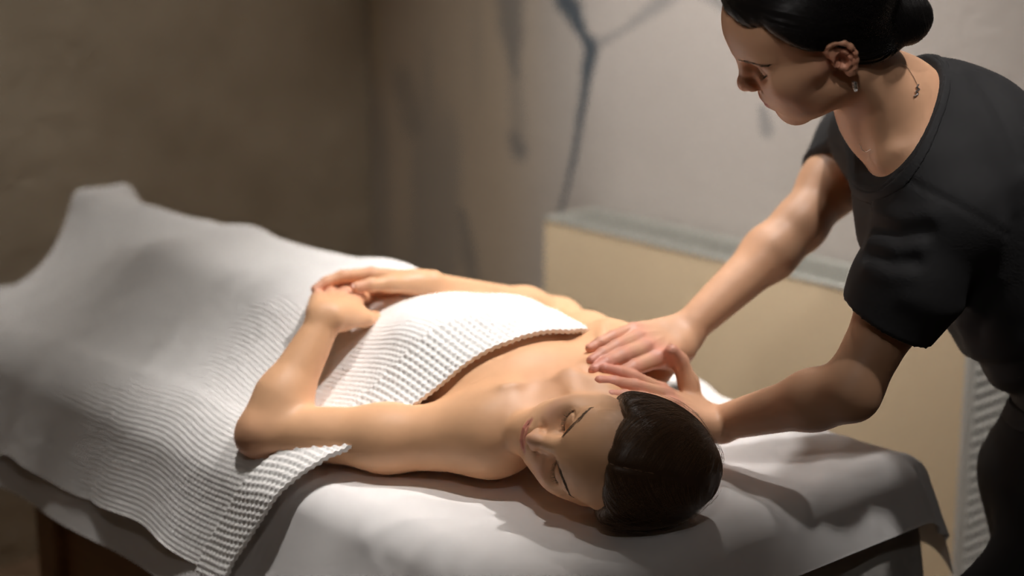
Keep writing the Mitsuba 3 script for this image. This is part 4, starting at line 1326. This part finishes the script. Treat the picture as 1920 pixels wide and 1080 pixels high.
def ribbon_tubes(path, g, length, rad, sides, rng):
    """All strands as thin tapering three-sided tubes, in one mesh."""
    S_, n = path.shape[:2]
    t = np.gradient(path, axis=0)
    t /= np.linalg.norm(t, axis=2, keepdims=True) + 1e-12
    a = np.cross(t, g)
    a /= np.linalg.norm(a, axis=2, keepdims=True) + 1e-12
    b = np.cross(t, a)
    k = np.arange(S_)[:, None]
    r = rad * rng.uniform(0.6, 1.2, n)[None] * np.clip(np.minimum(k + 0.35, (length[None] - k) + 0.35) / 2.5, 0.08, 1)
    idx = np.minimum(k, length[None])
    path = np.take_along_axis(path, idx[..., None], 0)
    ang = np.arange(sides) * 2 * np.pi / sides
    v = path[:, :, None] + r[:, :, None, None] * (np.cos(ang)[:, None] * a[:, :, None] + np.sin(ang)[:, None] * b[:, :, None])
    v = v.transpose(1, 0, 2, 3).reshape(-1, 3)
    i, s, j = np.meshgrid(np.arange(n), np.arange(S_ - 1), np.arange(sides), indexing="ij")
    use = s < length[:, None, None]
    i, s, j = i[use], s[use], j[use]
    base = i * S_ * sides
    q = np.stack([base + s * sides + j, base + s * sides + (j + 1) % sides, base + (s + 1) * sides + (j + 1) % sides, base + (s + 1) * sides + j], 1)
    return trimesh.Trimesh(v, np.vstack([q[:, [0, 1, 2]], q[:, [0, 2, 3]]]), process=False)


def lashes(M, O, s, n, length, seed, down=0.5):
    """Curved lashes along the closed lid lines."""
    rng, out = np.random.default_rng(seed), []
    for sx_ in (1, -1):
        for k in range(n):
            x = 0.0185 + 0.0285 * (k + rng.uniform(-0.3, 0.3)) / (n - 1)
            z = np.interp(x, [0.0170, 0.0215, 0.0270, 0.0320, 0.0375, 0.0425, 0.0470], [0.0128, 0.0098, 0.0081, 0.0077, 0.0087, 0.0110, 0.0140])
            y = 0.0766 - 18 * (x - 0.0305) ** 2
            f = (x - 0.031) / 0.016
            L = length * (0.8 + 0.3 * f) * rng.uniform(0.8, 1.15)
            d0 = unit([0.45 * f + rng.normal(0, 0.08), 0.85, -down])
            tt = np.linspace(0, 1, 6)[:, None]
            p = np.array([x, y, z]) + d0 * L * tt + np.array([0, 0, 0.35 * L]) * tt**2
            p[:, 0] *= sx_ * XS
            out.append(tube(p @ M.T * s + O, np.linspace(0.00024, 0.00007, 6), 4))
    return trimesh.util.concatenate(out)


def brows(M, O, s, surf, n, seed, rad=0.00022, up=0.0):
    rng, out = np.random.default_rng(seed), []
    for sx_ in (1, -1):
        for k in range(n):
            u = rng.uniform(0, 1)
            x = 0.012 + 0.039 * u
            mid = np.interp(u, [0, 0.3, 0.6, 0.85, 1], [0.0335, 0.0378, 0.0408, 0.0385, 0.034])
            mid += up
            w = np.interp(u, [0, 0.25, 0.7, 1], [0.0030, 0.0032, 0.0022, 0.0006])
            z = mid + rng.uniform(-1, 1) * w
            y = np.interp(u, [0, 0.25, 0.56, 0.87, 1], [0.0885, 0.0865, 0.0800, 0.0690, 0.062])
            lift = np.interp(u, [0, 0.3, 1], [0.9, 0.45, -0.35])
            d = unit([1.0, -0.35 - 0.5 * u, lift * 0.6 - (z - mid) / w * 0.25])
            p0 = np.array([x, y, z])
            p = p0 + d * 0.0065 * np.linspace(0, 1, 4)[:, None]
            p[:, 0] *= sx_ * XS
            out.append(p @ M.T * s + O)
    P = np.array(out)
    shp = P.shape
    F = P.reshape(-1, 3)
    F = surf.project(F, 3, off=0.0003)
    P = F.reshape(shp)
    return trimesh.util.concatenate([tube(p, [rad, rad, rad * 0.8, rad * 0.3], 3, caps=False) for p in P])


mat("brown_hair", (0.070, 0.036, 0.018), 0.42, specular=0.5)
mat("brown_strand", (0.15, 0.082, 0.042), 0.32, specular=0.6)
mat("black_hair", (0.006, 0.005, 0.005), 0.42, specular=0.3)
mat("black_strand", (0.008, 0.007, 0.007), 0.34, specular=0.35)
mat("brow_hair", (0.11, 0.064, 0.038), 0.5)
mat("lash", (0.012, 0.008, 0.007), 0.5)
n_str = 1.0 if QUICK < 1.5 else 0.4
# the client: parted in the middle, combed back to a small bun
CH = Hair(CM, CO, CSC, 0.0125, [((0, -0.088, 0.070), (0.040, 0.030, 0.040), None)], dict(front=0.098, temple=0.040, ear=-0.004), part=0.0012)
add("client__hair", CH.mesh(0.0022 * QUICK), "brown_hair", True, "brown hair, parted in the middle and combed back")
C_BUN = np.array([0, -0.10, 0.072])


def client_flow(q):
    side = np.sign(q[:, :1]) * np.array([[1.0, 0, -0.3]])
    back = C_BUN - q
    back /= np.linalg.norm(back, axis=1, keepdims=True)
    w = np.exp(-np.abs(q[:, :1]) / 0.035)
    return side * (0.35 + 0.9 * w) + back * (1.15 - 0.55 * w)


add("client__hair__strand", CH.strands(int(5200 * n_str), client_flow, 22, 0.0045, 0.00036, 3, 0.0011), "brown_strand", True, "fine combed brown strands", kind="stuff")
pt = np.array([[0, y, z] for y, z in ((0.080, 0.099), (0.070, 0.112), (0.058, 0.122), (0.044, 0.129), (0.028, 0.134), (0.010, 0.137))]) * np.array([1, 1, 1.0])
pt = CH.project(pt @ CM.T * CSC + CO, 6, off=0.0002)
mat("scalp", (0.24, 0.14, 0.085), 0.6)
add("client__hair__parting", tube(pt, [0.0009, 0.0009, 0.0008, 0.0007, 0.0006, 0.0003], 6), "scalp", True, "thin pale line of the parting")
add("client__eyelash", lashes(CM, CO, CSC, 24, 0.0068, 4, 0.75), "lash", True, "dark lashes of the closed eyes", kind="stuff")
add("client__eyebrow", brows(CM, CO, CSC, CS, 130, 6, 0.00018, 0.0035), "brow_hair", True, "brown eyebrows", kind="stuff")
# the therapist: smooth black hair drawn back into a low round bun
TH_ = Hair(TM, TO, TSC, 0.0095, [((0, -0.091, -0.036), (0.034, 0.031, 0.036), None), ((0.003, -0.098, -0.046), (0.026, 0.028, 0.026), None)], dict(front=0.090, temple=0.044, ear=0.022))
add("client__hair__loose_strand", CH.strands(170, lambda q: client_flow(q) + 0.5 * q / 0.1, 14, 0.0050, 0.00016, 12, 0.0060, jitter=0.9, where=lambda q: (q[:, 2] > 0.05) & ((q[:, 1] < 0.02) | (np.abs(q[:, 0]) > 0.05))), "brown_strand", True, "stray hairs", kind="stuff")
add("therapist__hair", TH_.mesh(0.0024 * QUICK), "black_hair", True, "smooth black hair drawn back into a round bun")
T_BUN = np.array([0, -0.095, -0.042])


def therapist_flow(q):
    d = T_BUN - q
    r = np.linalg.norm(d, axis=1, keepdims=True)
    swirl = np.cross(np.array([0, -1.0, -0.1]), q - T_BUN)
    swirl /= np.linalg.norm(swirl, axis=1, keepdims=True) + 1e-6
    k = np.clip((0.055 - r) / 0.02, 0, 1)
    return d / (r + 1e-6) * (1 - k) + swirl * k


add("therapist__hair__strand", TH_.strands(int(3000 * n_str), therapist_flow, 22, 0.0050, 0.00034, 9, 0.0006, jitter=0.04), "black_strand", True, "fine black strands combed to the bun", kind="stuff")
add("therapist__eyelash", lashes(TM, TO, TSC, 24, 0.0090, 14, 0.35), "lash", True, "dark lashes", kind="stuff")
add("therapist__eyebrow", brows(TM, TO, TSC, TS, 90, 16, 0.00016), "black_hair", True, "dark eyebrows", kind="stuff")
# ---------------------------------------------------------------- small things she wears
mat("silver", (0.80, 0.78, 0.76), 0.18, metallic=1.0)
mat("pearl", (0.85, 0.82, 0.80), 0.22, clearcoat=0.6)
lobe = TM @ np.array([-0.0745, -0.0105, -0.0305]) * TSC + TO
lobe = lobe + CAM * 0.004
for i in range(4):
    a = np.linspace(0, 2 * np.pi, 25)[:-1]
    c = lobe - UP * (0.0018 + 0.0021 * i) + RIGHT * (0.0004 * i)
    key = "therapist__earring" + ("" if i == 0 else f"__ring_{i:03d}" if i > 1 else "__ring")
    add(key, tube(c + 0.0024 * (np.cos(a)[:, None] * RIGHT + np.sin(a)[:, None] * unit(CAM * 0.8 - UP * 0.3)), 0.0011, 8, closed=True), "silver", True, "silver coil earring" if i == 0 else None)
b = trimesh.creation.icosphere(2, 0.0024)
b.apply_translation(lobe - UP * 0.0108 + RIGHT * 0.002)
add("therapist__earring__pearl", b, "pearl", True)


# a thin chain: over the shoulder down to the collar, a small twisted charm on the nape side
path = [(-1.3518, 1.8353, 1.3149), (-1.3505, 1.8472, 1.3062), (-1.3459, 1.8526, 1.2961), (-1.3415, 1.8552, 1.2863)]
add("therapist__necklace", tube(np.array(path), 0.00035, 5), "silver", True, "thin silver necklace chain")
ch_ = [(-1.3408, 1.8572, 1.2871), (-1.3406, 1.8516, 1.2841), (-1.3387, 1.8571, 1.2811), (-1.3398, 1.8488, 1.2790), (-1.3380, 1.8542, 1.2761), (-1.3394, 1.8464, 1.2732)]
t_ = np.linspace(0, len(ch_) - 1, 40)
cp = np.stack([np.interp(t_, range(len(ch_)), np.array(ch_)[:, k]) for k in range(3)], 1)
cp = np.stack([gaussian_filter1d(cp[:, k], 1.6, mode="nearest") for k in range(3)], 1)
add("therapist__necklace__charm", tube(cp, 0.0011, 6), "silver", True, "small twisted silver charm")
fr = [(-1.4021, 1.8234, 1.2088), (-1.4022, 1.8295, 1.1999), (-1.3953, 1.8294, 1.1981), (-1.3830, 1.8225, 1.2042)]
add("therapist__necklace__front_chain", tube(np.array(fr), 0.00035, 5), "silver", True)
